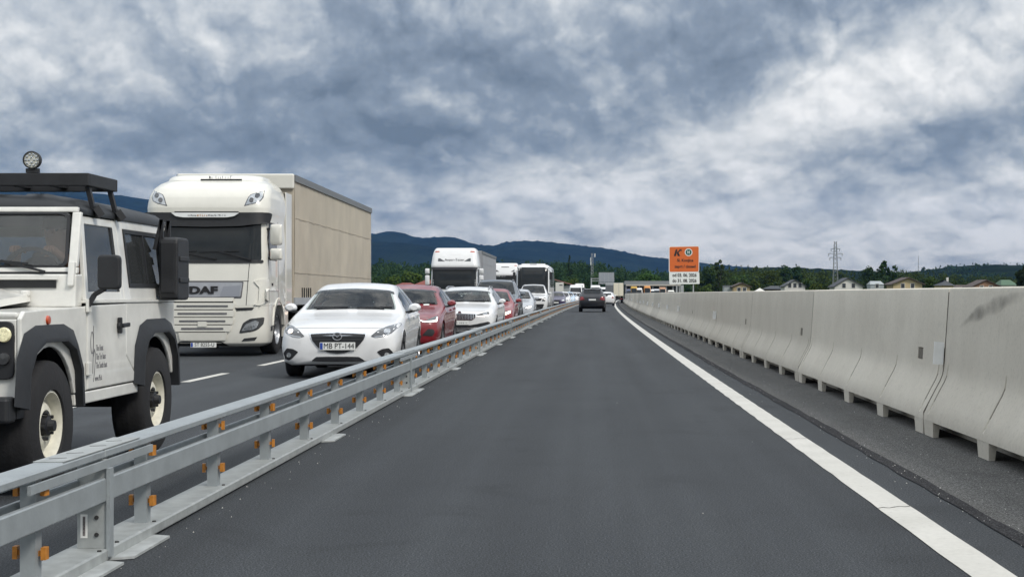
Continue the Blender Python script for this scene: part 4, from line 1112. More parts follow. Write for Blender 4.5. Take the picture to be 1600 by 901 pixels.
# ------------------------------------------------------------------ white off-road car, nearest
def arc(cx, cz, r, a0, a1, n=12): return [(cx + r * cos(radians(a0 + (a1 - a0) * i / n)), cz + r * sin(radians(a0 + (a1 - a0) * i / n))) for i in range(n + 1)]
DW = wheel_meshes(0.415, 0.25, 0.222, 0, mrim=mat('cream_steel_rim', (0.66, 0.64, 0.55), 0.5, var=0.2, vscale=14), steel=True)
def offroad():
    r = empty('off_road_car', (-4.275, 10.73, 0), HEAD_ON)
    tag(r, 'boxy white off-road car with black roof, roof rack and grey wheel flares', 'car')
    W = M_defw; ax = 1.18; AR = .50; wz = .415
    yS = .872
    for s in (1, -1):
        a, b = (yS - .03, yS) if s > 0 else (-yS, -yS + .03)
        # wing side, door skin, rear quarter: arch cut into each panel
        wing = [(1.66, .60), (1.66, 1.10), (1.60, 1.145), (.47, 1.165), (.47, .59)] + [(.66, .59)] + arc(ax, wz, AR, 160, 20)
        MB().prism(wing, 'y', a, b).build('wing', W, r, bevel=.012)
        door = [(.455, .595), (.455, 1.17), (-.405, 1.18), (-.405, .80), (-.62, .66), (-.66, .595)]
        d_ = MB().prism(door, 'y', a - .001 * s, b + .003 * s).build('door', W, r, bevel=.010)
        q = [(-.42, .80), (-.42, 1.185), (-1.72, 1.185), (-1.72, .60), (-1.60, .60)] + arc(-ax, wz, AR, 20, 160)[::-1][0:0]
        q = [(-.42, .815), (-.42, 1.185), (-1.72, 1.185), (-1.72, .60)] + arc(-ax, wz, AR, 158, 30)[0:]
        q = [(-.411, 1.185), (-.411, .803), (-.632, .664)] + arc(-ax, wz, AR, 30, 158) + [(-1.72, .60), (-1.72, 1.185)]
        MB().prism(q, 'y', a, b).build('rear_quarter', W, r, bevel=.012)
        MB().box(-.70, .70, a + (-.01 if s > 0 else .0), b + (0 if s > 0 else .01), .505, .585).build('sill', W, r, bevel=.008)
        # waist ledge
        MB().box(-1.72, .45, s * (yS - .05) if s > 0 else -(yS + .008), s * (yS + .008) if s > 0 else -(yS - .05), 1.186, 1.205).build('waist_rail', W, r, bevel=.004)
        # upper works lean inwards: y at waist and at gutter
        yw, yg = yS - .012, yS - .085
        Y = lambda z: (yw + (yg - yw) * (z - 1.2) / .6)
        def panel(x0, x1, z0, z1, m=W, nm='pillar', th=.03, par=r):
            y0, y1 = Y(z0), Y(z1)
            return MB().hexa([(x0, s * y0, z0), (x1, s * y0, z0), (x1, s * (y0 - th), z0), (x0, s * (y0 - th), z0)],
                             [(x0, s * y1, z1), (x1, s * y1, z1), (x1, s * (y1 - th), z1), (x0, s * (y1 - th), z1)]).build(nm, m, par, bevel=.005)
        # door frame: sloping front post follows the windscreen
        y0, y1 = Y(1.2), Y(1.79)
        MB().hexa([(.445, s * y0, 1.205), (.385, s * y0, 1.205), (.385, s * (y0 - .03), 1.205), (.445, s * (y0 - .03), 1.205)],
                  [(.345, s * y1, 1.79), (.285, s * y1, 1.79), (.285, s * (y1 - .03), 1.79), (.345, s * (y1 - .03), 1.79)]).build('door_pillar', W, d_, bevel=.005)
        panel(-.405, -.33, 1.205, 1.79, nm='door_pillar', par=d_)
        panel(-.33, .30, 1.735, 1.79, nm='door_frame', par=d_)
        panel(-.33, .43, 1.205, 1.265, nm='door_frame', par=d_)
        MB().hexa([(.395, s * (y0 - .012), 1.266), (-.329, s * (y0 - .012), 1.266), (-.329, s * (y0 - .018), 1.266), (.395, s * (y0 - .018), 1.266)],
                  [(.310, s * (Y(1.735) - .012), 1.735), (-.329, s * (Y(1.735) - .012), 1.735), (-.329, s * (Y(1.735) - .018), 1.735), (.310, s * (Y(1.735) - .018), 1.735)]).build('side_window', M_clear, r)
        for xx in (-.315,): panel(xx - .014, xx + .03, 1.266, 1.735, m=M_plastic, nm='window_seal', th=.02)
        # rear side: pillar, window with black rubber and two sliding panes
        panel(-.56, -.415, 1.205, 1.80); panel(-1.72, -1.52, 1.205, 1.80)
        panel(-1.52, -.56, 1.205, 1.30, nm='rear_side_panel'); panel(-1.52, -.56, 1.735, 1.80, nm='rear_side_panel')
        fr = MB()
        for (x0, x1, z0, z1) in ((-1.52, -.56, 1.30, 1.33), (-1.52, -.56, 1.705, 1.735), (-.59, -.56, 1.33, 1.705), (-1.52, -1.49, 1.33, 1.705), (-1.06, -1.03, 1.33, 1.705)):
            fr.hexa([(x0, s * (Y(z0) + .008), z0), (x1, s * (Y(z0) + .008), z0), (x1, s * (Y(z0) - .02), z0), (x0, s * (Y(z0) - .02), z0)],
                    [(x0, s * (Y(z1) + .008), z1), (x1, s * (Y(z1) + .008), z1), (x1, s * (Y(z1) - .02), z1), (x0, s * (Y(z1) - .02), z1)])
        fr.build('window_seal', M_plastic, r)
        for (x0, x1, o) in ((-1.03, -.59, 0), (-1.49, -1.06, .006)):
            MB().hexa([(x0, s * (Y(1.33) - .004 - o), 1.33), (x1, s * (Y(1.33) - .004 - o), 1.33), (x1, s * (Y(1.33) - .008 - o), 1.33), (x0, s * (Y(1.33) - .008 - o), 1.33)],
                      [(x0, s * (Y(1.705) - .004 - o), 1.705), (x1, s * (Y(1.705) - .004 - o), 1.705), (x1, s * (Y(1.705) - .008 - o), 1.705), (x0, s * (Y(1.705) - .008 - o), 1.705)]).build('side_window', M_clear, r)
        # flares
        for xx in (ax, -ax):
            o_ = [(xx + px_, pz_) for px_, pz_ in ((.60, .30 + .28), (.56, .86), (.44, 1.01), (.25, 1.055), (-.25, 1.055), (-.44, 1.01), (-.57, .80), (-.61, .52))]
            i_ = [(xx + px_, pz_) for px_, pz_ in ((.47, .55), (.45, .76), (.35, .89), (.20, .945), (-.20, .945), (-.36, .885), (-.465, .74), (-.49, .50))]
            ov = [(x_, s * (yS + .002), z_) for x_, z_ in o_]
            mv = [(x_ * .25 + xi * .75, s * (yS + .055), z_ * .25 + zi * .75) for (x_, z_), (xi, zi) in zip(o_, i_)]
            iv = [(xi, s * (yS + .052), zi) for xi, zi in i_]; bv_ = [(xi, s * (yS - .16), zi) for xi, zi in i_]
            MB().loft([ov, mv, iv, bv_], closed=False, cap0=False, cap1=False).build('wheel_flare', M_gplastic, r, smooth=35)
        MB().box(ax - .52, ax + .48, s * .30, s * (yS - .04), .96, 1.0).box(-ax - .5, -ax + .5, s * .3, s * (yS - .04), .96, 1.0).build('wheel_arch_liner', M_dark, r)
        put_wheel(r, DW, ax, s * .765, .415); put_wheel(r, DW, -ax, s * .765, .415)
        # hub centres
        for xx in (ax, -ax):
            h = MB().lathe([(0, .105), (.035, .105), (.042, .07), (.062, .065), (.066, .0)], 'y', 14) if s > 0 else MB().lathe([(0, -.105), (.035, -.105), (.042, -.07), (.062, -.065), (.066, 0)], 'y', 14)
            for i in range(5):
                t = 2 * pi * i / 5; h.tube((.085 * cos(t), s * .03, .085 * sin(t)), (.085 * cos(t), s * .07, .085 * sin(t)), .013, 6)
            h.build('hub', M_plastic, r, loc=(xx, s * .80, wz))
        # wing top and front face, lamp panel
        MB().hexa([(1.645, s * .52, 1.10), (1.645, s * (yS - .031), 1.10), (.48, s * (yS - .031), 1.12), (.48, s * .52, 1.12)],
                  [(1.645, s * .52, 1.142), (1.645, s * (yS - .031), 1.138), (.48, s * (yS - .031), 1.160), (.48, s * .52, 1.165)]).build('wing_top', W, r, bevel=.015)
        MB().box(1.61, 1.655, min(s * .50, s * (yS - .031)), max(s * .50, s * (yS - .031)), .60, 1.098).build('front_panel', W, r, bevel=.01)
        lp = MB().prism(rnd([(s * .515, .735), (s * .833, .735), (s * .833, 1.085), (s * .515, 1.085)], .05), 'x', 1.656, 1.678).build('lamp_panel', M_plastic, r, bevel=.006)
        hl = MB().lathe([(0, .02), (.075, .02), (.088, .012), (.095, 0)], 'x', 26, (1.68, s * .625, .91)).build('headlight', M_lens, lp, smooth=40)
        MB().lathe([(0, .022), (.040, .020), (.045, 0)], 'x', 20, (1.68, s * .775, 1.005)).build('side_lamp', M_lampyel if s > 0 else M_lens, lp, smooth=40)
        MB().lathe([(0, .020), (.034, .018), (.038, 0)], 'x', 20, (1.68, s * .775, .86)).build('indicator_lamp', M_lensdark, lp, smooth=40)
        MB().lathe([(0, s * .016), (.026, s * .014), (.030, 0)], 'y', 16, (1.22, s * yS, 1.085)).build('side_repeater', M_amber, r, smooth=40)
        # mirror on a bent arm
        MB().bar((.47, s * (yS + .01), 1.17), (.46, s * (yS + .05), 1.245), .035).bar((.46, s * (yS + .05), 1.245), (.49, s * (yS + .13), 1.285), .026).build('mirror_arm', M_plastic, r)
        MB().prism(rnd([(s * (yS + .085), 1.28), (s * (yS + .24), 1.28), (s * (yS + .24), 1.515), (s * (yS + .085), 1.515)], .035), 'x', .46, .52).build('mirror', M_plastic, r, bevel=.014)
        # hinges
        for z in (.74, 1.17): MB().box(.43, .50, s * (yS + .002), s * (yS + .022), z - .045, z + .045).build('hinge', W, r, bevel=.005)
        MB().tube((-.20, s * (yS + .003), 1.02), (-.20, s * (yS + .03), 1.02), .028, 12).bar((-.20, s * (yS + .035), 1.02), (-.34, s * (yS + .04), 1.025), .03).bar((-.20, s * (yS + .02), .965), (-.20, s * (yS + .02), 1.08), .03).build('door_handle', M_plastic, d_, bevel=.006)
    # script on the driver's door
    dl = [o for o in r.children if o.name.startswith('door')][0]
    y = yS + .0035
    sc_ = MB(); loop = [(.395, 1.03), (.39, .90), (.385, .82)]
    def stroke(pts, w):
        for p, q in zip(pts, pts[1:]): sc_.bar((p[0], y + .001, p[1]), (q[0], y + .001, q[1]), .002, w, up=(0, 0, 1))
    el_ = [(.372 + .028 * cos(t), .915 + .075 * sin(t)) for t in np.linspace(0, 2 * pi, 17)]
    stroke(el_, .006); stroke([(.338, 1.03), (.343, .90), (.352, .78), (.358, .70)], .006)
    stroke([(.343, .82), (.322, .87), (.305, .84), (.305, .78), (.325, .70), (.345, .645)], .006)
    sc_.build('emblem', M_inkgrey, dl)
    for i, (t, z, sz_) in enumerate((('The Hout', .873, .062), ('The Tre haus', .812, .062), ('The South haut', .752, .062), ('www.9b.it', .665, .058))):
        text(t, sz_, M_inkgrey, dl, (.285 if i < 3 else .31, y, z), R_LEFT, ext=.0008, align='LEFT', sx=.62)
    # bonnet with raised middle, scuttle, vents
    bn = MB()
    rings = []
    for x, z in ((1.655, 1.135), (1.64, 1.165), (1.50, 1.19), (1.0, 1.225), (.58, 1.25)):
        rings.append([(x, -.53, z - .05), (x, -.52, z - .005), (x, -.40, z + .012), (x, -.34, z + .035), (x, 0, z + .04), (x, .34, z + .035), (x, .40, z + .012), (x, .52, z - .005), (x, .53, z - .05)])
    bn.loft(rings).build('bonnet', W, r, smooth=40)
    MB().box(1.60, 1.668, -.515, .515, .66, 1.12).build('grille', M_plastic, r)
    for k in range(7): MB().box(1.669, 1.683, -.42, .42, .70 + k * .058, .722 + k * .058).build('grille_bar', M_plastic, r)
    MB().box(1.70, 1.84, -.86, .86, .48, .635).build('bumper', M_plastic, r, bevel=.02)
    for y0 in (-.86, .50): MB().box(1.50, 1.699, y0, y0 + .36, .50, .60).build('bumper_mount', M_plastic, r)
    MB().hexa([(.58, -.83, 1.16), (.58, .83, 1.16), (.44, .83, 1.16), (.44, -.83, 1.16)], [(.56, -.83, 1.385), (.56, .83, 1.385), (.42, .83, 1.385), (.42, -.83, 1.385)]).build('scuttle', W, r, bevel=.012)
    for s in (1, -1): MB().hexa([(.581, s * .08, 1.29), (.581, s * .70, 1.29), (.57, s * .70, 1.29), (.57, s * .08, 1.29)], [(.592, s * .08, 1.345), (.592, s * .70, 1.345), (.57, s * .70, 1.345), (.57, s * .08, 1.345)]).build('vent_flap', M_plastic, r)
    for s in (1, -1): MB().box(.575, .61, s * .06 if s > 0 else -.72, s * .72 if s > 0 else -.06, 1.348, 1.362).build('vent_lip', W, r)
    for s in (1, -1): MB().tube((.60, s * .50, 1.235), (.60, s * .50, 1.275), .035, 12).build('washer_jet', W, r, bevel=.01)
    for s in (1, -1): MB().bar((.575, s * .80, 1.30), (.545, s * .80, 1.47), .045).build('windscreen_bracket', W, r, bevel=.01)
    # windscreen frame and glass, leaning back
    X = lambda z: .545 - (z - 1.385) * .235
    def wbar(y0, y1, z0, z1, nm='windscreen_frame', m=W, th=.045, o=0.0):
        return MB().hexa([(X(z0) + o, y0, z0), (X(z0) + o, y1, z0), (X(z0) - th, y1, z0), (X(z0) - th, y0, z0)], [(X(z1) + o, y0, z1), (X(z1) + o, y1, z1), (X(z1) - th, y1, z1), (X(z1) - th, y0, z1)]).build(nm, m, r, bevel=.008)
    wbar(-.83, .83, 1.386, 1.43); wbar(-.80, .80, 1.81, 1.845)
    for s in (1, -1): wbar(min(s * .765, s * .825), max(s * .765, s * .825), 1.431, 1.81)
    gls = MB().prism(rnd([(-.764, 1.431), (.764, 1.431), (.755, 1.809), (-.755, 1.809)], .05), 'x', 0, .006)
    gls.v = [(X(p[2]) - .02 + p[0], p[1], p[2]) for p in gls.v]; gls.build('windscreen', M_clearw, r)
    sl = []
    ou = rnd([(-.764, 1.431), (.764, 1.431), (.755, 1.809), (-.755, 1.809)], .06); inn = [(a_ * .972, 1.62 + (b_ - 1.62) * .93) for a_, b_ in ou]
    MB().loft([[(X(b_) + .003, a_, b_) for a_, b_ in ou], [(X(b_) + .006, a_, b_) for a_, b_ in inn]], cap0=False, cap1=False).build('windscreen_seal', M_plastic, r)
    for y0 in (.62, -.10):
        MB().bar((X(1.42) + .03, y0, 1.40), (X(1.47) + .022, y0 - .30, 1.475), .016).bar((X(1.48) + .02, y0 - .62, 1.50), (X(1.45) + .02, y0 - .12, 1.455), .014).build('wiper', M_plastic, r)
    # roof
    rings = []
    for x, k in ((.395, .0), (.36, .5), (.25, .88), (.05, 1.0), (-1.2, 1.0), (-1.62, .9), (-1.72, .45), (-1.745, 0)):
        y2 = .80; zt = 1.845 + .105 * k
        rings.append([(x, -y2, 1.80), (x, -y2, 1.835), (x, -y2 + .06, 1.835 + (zt - 1.835) * .55), (x, -y2 + .22, 1.835 + (zt - 1.835) * .9), (x, -.3, zt), (x, 0, zt + .012 * k), (x, .3, zt),
                      (x, y2 - .22, 1.835 + (zt - 1.835) * .9), (x, y2 - .06, 1.835 + (zt - 1.835) * .55), (x, y2, 1.835), (x, y2, 1.80)])
    roof = MB().loft(rings).build('roof', mat('black_roof', (0.013, 0.015, 0.018), 0.5, var=0.3, vscale=5), r, smooth=50)
    for y0 in (-.42, 0.0, .42): MB().loft([[(x, y0 - .10, 1.93 + z), (x, y0 - .07, 1.953 + z), (x, y0 + .07, 1.953 + z), (x, y0 + .10, 1.93 + z)] for x, z in ((.28, -.04), (.15, 0), (-1.5, 0), (-1.62, -.03))]).build('roof_rib', MATS['black_roof'], roof, smooth=40)
    # roof rack, feet, spotlight
    rk = MB().box(.185, .215, -.80, .80, 2.005, 2.095).box(-.44, -.41, -.80, .80, 2.005, 2.095)
    rk.box(-.41, .185, .77, .80, 2.005, 2.095).box(-.41, .185, -.80, -.77, 2.005, 2.095)
    rack = rk.build('roof_rack', M_plastic, r, bevel=.006)
    for k in range(6): MB().box(-.41, .185, -.70 + k * .27, -.64 + k * .27, 2.03, 2.055).build('rack_slat', M_plastic, rack)
    for s in (1, -1):
        for x in (.13, -.37):
            MB().bar((x, s * .765, 2.01), (x - .03, s * .80, 1.83), .03, .04).bar((x - .03, s * .80, 1.86), (x - .06, s * .835, 1.80), .07, .05).build('rack_foot', M_plastic, r)
    sp = MB().lathe([(0, -.03), (.04, -.03), (.060, -.012), (.062, .028), (.055, .03), (.053, .02)], 'x', 28, (.20, .405, 2.185)).bar((.19, .405, 2.12), (.19, .405, 2.09), .03).bar((.20, .36, 2.112), (.20, .45, 2.112), .03).build('spotlight', M_plastic, r, smooth=40)
    sl = MB().lathe([(0, .020), (.053, .020)], 'x', 24, (.20, .405, 2.185)); sl.build('spotlight_lens', mat('led_lens', (0.55, 0.55, 0.48), 0.15, var=0.4, vscale=90, coat=1), sp)
    for i in range(14):
        a_ = 2 * pi * i / (10 if i < 10 else 4); q = .040 if i < 10 else .018
        MB().lathe([(0, .004), (.008, .003), (.010, 0)], 'x', 8, (.221, .405 + q * cos(a_), 2.185 + q * sin(a_))).build('led', M_chrome, sp)
    # rear wall with window, ladder rails and jerry can at the rear corner
    MB().box(-1.725, -1.70, -.82, .82, .55, 1.26).box(-1.725, -1.70, -.82, -.60, 1.26, 1.82).box(-1.725, -1.70, .60, .82, 1.26, 1.82).box(-1.725, -1.70, -.60, .60, 1.72, 1.82).build('tailgate', W, r)
    MB().box(-1.716, -1.710, -.60, .60, 1.26, 1.72).build('rear_window', M_clear, r)
    for x in (-1.22, -1.42): MB().bar((x, yS - .02, 1.60), (x, yS + .035, 1.84), .028).bar((x, yS + .035, 1.84), (x, yS + .035, 1.23), .028).build('side_ladder_rail', M_plastic, r)
    can = MB()
    c0 = rnd([(-1.20, 1.20), (-1.55, 1.20), (-1.55, 1.70), (-1.20, 1.70)], .05, 3)
    can.prism(c0, 'y', yS + .015, yS + .168)
    cn = can.build('gear_case', M_plastic, r, bevel=.018)
    xb = MB()
    for z in (1.36, 1.53): xb.box(-1.51, -1.24, yS + .166, yS + .180, z - .018, z + .018)
    xb.box(-1.199, -1.190, yS + .035, yS + .145, 1.26, 1.66); xb.build('moulded_rib', M_plastic, cn, bevel=.006)
    MB().box(-1.5, -1.25, yS - .01, yS + .016, 1.24, 1.30).box(-1.5, -1.25, yS - .01, yS + .016, 1.5, 1.56).build('case_bracket', M_plastic, r)
    # underside and cabin
    MB().box(-1.65, 1.60, -.38, .38, .42, .62).build('chassis', M_dark, r)
    MB().tube((ax, -.7, wz), (ax, .7, wz), .06).build('axle', M_dark, r); MB().tube((-ax, -.7, wz), (-ax, .7, wz), .06).build('axle', M_dark, r)
    MB().box(.55, .40, -.78, .78, 1.20, 1.40).box(-1.69, .45, -.80, .80, .63, .68).box(.44, .52, -.80, .80, .60, 1.2).build('dashboard', M_plastic, r)
    for y0 in (.42, -.42):
        MB().box(-.30, .22, y0 - .24, y0 + .24, .90, 1.02).hexa([(-.30, y0 - .24, 1.0), (-.18, y0 - .24, 1.0), (-.18, y0 + .24, 1.0), (-.30, y0 + .24, 1.0)], [(-.42, y0 - .22, 1.56), (-.32, y0 - .22, 1.56), (-.32, y0 + .22, 1.56), (-.42, y0 + .22, 1.56)]).box(-.43, -.34, y0 - .12, y0 + .12, 1.58, 1.74).build('seat', M_cloth, r, bevel=.03)
    sw = MB()
    for i in range(20):
        a0, a1 = 2 * pi * i / 20, 2 * pi * (i + 1) / 20
        P = lambda a_: (.20 + .07 * sin(a_), .42 + .20 * cos(a_), 1.39 + .175 * sin(a_))
        sw.bar(P(a0), P(a1), .028)
    sw.bar((.22, .22, 1.36), (.22, .62, 1.36), .03).bar((.24, .42, 1.36), (.40, .42, 1.22), .04)
    sw.build('steering_wheel', M_plastic, r)
    return r
orc = offroad()
# driver: seated, both hands on the wheel
def driver():
    r = empty('person', (-4.275, 10.73, 0), HEAD_ON)
    tag(r, 'driver in dark clothes with bare forearms on the steering wheel of the off-road car', 'person')
    def skin(name, verts, edges, m, sub=2):
        me = bpy.data.meshes.new(name); me.from_pydata([v[0] for v in verts], edges, []); me.materials.append(m)
        o = link(bpy.data.objects.new(name, me), r)
        md = o.modifiers.new('skin', 'SKIN'); md.use_smooth_shade = True
        for i, v in enumerate(verts):
            sv = me.skin_vertices[0].data[i]; sv.radius = (v[1], v[1] if len(v) < 3 else v[2]); sv.use_root = i == 0
        o.modifiers.new('sub', 'SUBSURF').levels = sub; o.modifiers['sub'].render_levels = sub
        return o
    y = .42
    V = [((-.20, y, 1.04), .15), ((-.22, y, 1.22), .15), ((-.24, y, 1.40), .155), ((-.25, y, 1.50), .10), ((-.235, y, 1.57), .058), ((-.215, y, 1.66), .085), ((-.205, y, 1.73), .088), ((-.21, y, 1.78), .06)]
    E = [(i, i + 1) for i in range(7)]
    for s in (1, -1):
        k = len(V)
        V += [((-.24, y + s * .17, 1.45), .065), ((-.10, y + s * .25, 1.38), .050), ((.05, y + s * .20, 1.46), .042), ((.17, y + s * .14, 1.535), .032), ((.215, y + s * .12, 1.562), .034)]
        E += [(2, k), (k, k + 1), (k + 1, k + 2), (k + 2, k + 3), (k + 3, k + 4)]
        k2 = len(V)
        V += [((.02, y + s * .10, 1.06), .085), ((.34, y + s * .12, .98), .065), ((.42, y + s * .12, .72), .045)]
        E += [(0, k2), (k2, k2 + 1), (k2 + 1, k2 + 2)]
        for f in range(4):                         # fingers curl over the rim
            b = len(V); dy = (f - 1.5) * .019
            V += [((.245, y + s * .12 + dy, 1.578), .0095), ((.266, y + s * .12 + dy, 1.563), .009), ((.264, y + s * .12 + dy, 1.541), .008)]
            E += [(k + 4, b), (b, b + 1), (b + 1, b + 2)]
        b = len(V); V += [((.215, y + s * .075, 1.552), .011), ((.235, y + s * .055, 1.537), .009)]; E += [(k + 4, b), (b, b + 1)]
    skin('body', V, E, M_skin)
    # shirt: torso and sleeves, a little wider than the body
    V = [((-.20, y, 1.06), .175), ((-.22, y, 1.22), .175), ((-.24, y, 1.40), .18), ((-.25, y, 1.505), .11)]
    E = [(0, 1), (1, 2), (2, 3)]
    for s in (1, -1):
        k = len(V); V += [((-.24, y + s * .17, 1.45), .085), ((-.15, y + s * .225, 1.41), .068)]; E += [(2, k), (k, k + 1)]
    skin('shirt', V, E, M_cloth)
    MB().lathe([(0, .055), (.06, .045), (.094, .0), (.096, -.06)], 'z', 18, (-.215, y, 1.775)).build('hair', mat('brown_hair', (0.05, 0.035, 0.025), 0.8), r, smooth=60)
    for s in (1, -1): MB().lathe([(0, .012), (.010, .008), (.012, 0)], 'x', 8, (-.135, y + s * .033, 1.715)).build('eye', M_ink, r)
    MB().hexa([(-.135, y - .014, 1.68), (-.135, y + .014, 1.68), (-.10, y + .012, 1.682), (-.10, y - .012, 1.682)], [(-.137, y - .006, 1.722), (-.137, y + .006, 1.722), (-.125, y + .005, 1.72), (-.125, y - .005, 1.72)]).build('nose', M_skin, r)
driver()

# ------------------------------------------------------------------ lorries
def rrect(z, w, xf, xr, r_, n=6):
    pts = []
    for (cx, cy, a0) in ((xf - r_, w - r_, 0), (xr + .08, w - .08, 90), (xr + .08, -w + .08, 180), (xf - r_, -w + r_, 270)):
        rr = r_ if cx > (xf + xr) / 2 else .08
        for i in range(n + 1):
            a = radians(a0 + 90 * i / n); pts.append((cx + rr * cos(a), cy + rr * sin(a), z))
    return pts
def loft_z(rs):
    """rings through the given sections, smoothed in height"""
    a = np.array(rs, float); zq = np.unique(np.concatenate([a[:, 0], np.linspace(a[0, 0], a[-1, 0], 26)]))
    v = pchip(a[:, 0], a[:, 1:], zq)
    return MB().loft([rrect(z, *row) for z, row in zip(zq, v)])
def truck_mirror(root, s, x, y, z0, z1, m, split=None):
    y1 = y + .24
    segs = [(z0, z1)] if not split else [(z0, split - .03), (split + .03, z1)]
    a = MB().bar((x - .05, s * (y - .12), z0 + .05), (x, s * (y + .1), z0 + .02), .05).bar((x - .05, s * (y - .12), z1 - .1), (x, s * (y + .1), z1 - .1), .04).build('mirror_arm', M_plastic, root)
    for zz0, zz1 in segs:
        rings = [[(x + dx_, s * (y + .12 + (p[0]) * k), (zz0 + zz1) / 2 + p[1] * k * (zz1 - zz0) / .4) for p in rect(-.12, .12, -.2, .2, .06)] for dx_, k in ((.09, .7), (.06, .95), (0, 1.0), (-.05, .93))]
        MB().loft(rings).build('mirror', m, root, smooth=45)
def trailer(root, x0, x1, w, zb, zt, side_m, top_m, roofm=None):
    """box from x0 (front) back to x1; curtain sides with soft folds"""
    for s in (1, -1):
        n = 60; rings = []
        zs = [zb, zb + .35, zb + .8, (zb + zt) / 2, zt - .7, zt - .14]
        for i in range(n + 1):
            x = x0 + (x1 - x0) * i / n
            rings.append([(x, s * (w - .004 + .010 * sin(x * 4.1 + z * .8) * sin(pi * (z - zb) / (zt - zb)) + .006 * sin(x * 11.0 + z)), z) for z in zs])
        MB().loft(rings, closed=False, cap0=False, cap1=False).build('curtain', side_m, root, smooth=60)
        for zz in (zb + .55, zb + 1.75):
            if zz < zt - .3: MB().box(x1 + .02, x0 - .02, s * (w + .006), s * (w + .0105), zz - .006, zz + .006).build('curtain_strap', side_m, root)
        MB().box(x1, x0, s * w - .03, s * w + .03, zt - .145, zt).build('roof_rail', top_m, root)
        MB().box(x1, x0, s * w - .02, s * w + .02, zb - .16, zb - .001).build('side_rail', M_grout, root)
    MB().box(x1 + .01, x0 - .01, -w + .02, w - .02, zt - .05, zt + .012).build('roof', roofm or M_sw, root)
    MB().box(x0 - .05, x0, -w, w, zb - .15, zt + .01).build('front_wall', side_m, root, bevel=.02)
    MB().box(x1, x1 + .05, -w, w, zb - .15, zt).build('rear_door', M_grout, root)
    MB().box(x1 + .1, x0 - .1, -w + .1, w - .1, zb - .20, zb - .02).build('floor', M_dark, root)
    MB().box(x1 + .3, x0 - .6, -.5, -.3, zb - .55, zb - .2).box(x1 + .3, x0 - .6, .3, .5, zb - .55, zb - .2).build('chassis', M_dark, root)
    for k in range(3):
        for s in (1, -1): put_wheel(root, WH['truck'], x1 + 2.2 + 1.31 * k, s * (w - .17), .5)
    for s in (1, -1):
        MB().box(x0 - 3.4, x0 - 3.28, s * w - .14 * s, s * w - .02 * s, .25, zb - .1).build('landing_leg', M_grout, root)
        MB().box(x1 + 5.2, x0 - 4.0, s * (w - .05), s * (w - .02), .55, .95).build('side_guard', M_grout, root)
        for k in range(5): MB().box(x0 - 1.0 - .28 * k, x0 - .92 - .28 * k, s * (w - .03), s * (w + .012), zb - .12, zb + .22).build('curtain_buckle', M_dark, root)
M_curt = mat('beige_tarpaulin', (0.46, 0.41, 0.33), 0.62, var=0.16, vscale=0.9, bump=0.15, bscale=5)
M_curtg = mat('grey_tarpaulin', (0.30, 0.31, 0.33), 0.6, var=0.15, vscale=0.8)
M_curtw = mat('white_tarpaulin', (0.55, 0.56, 0.58), 0.6, var=0.12, vscale=0.8)
M_toprail = mat('grey_roof_rail', (0.17, 0.18, 0.19), 0.5, metal=.3)
def chassis_front(root, axle_x, w):
    for s in (1, -1):
        put_wheel(root, WH['truck'], axle_x, s * (w - .19), .5)
        put_wheel(root, WH['truck'], axle_x - 3.7, s * (w - .25), .5)
    MB().box(-6.0, -1.0, -.55, .55, .45, .95).build('chassis', M_dark, root)
    MB().box(-1.95, -.75, -1.0, 1.0, .30, 1.0).build('wheel_housing', M_dark, root)
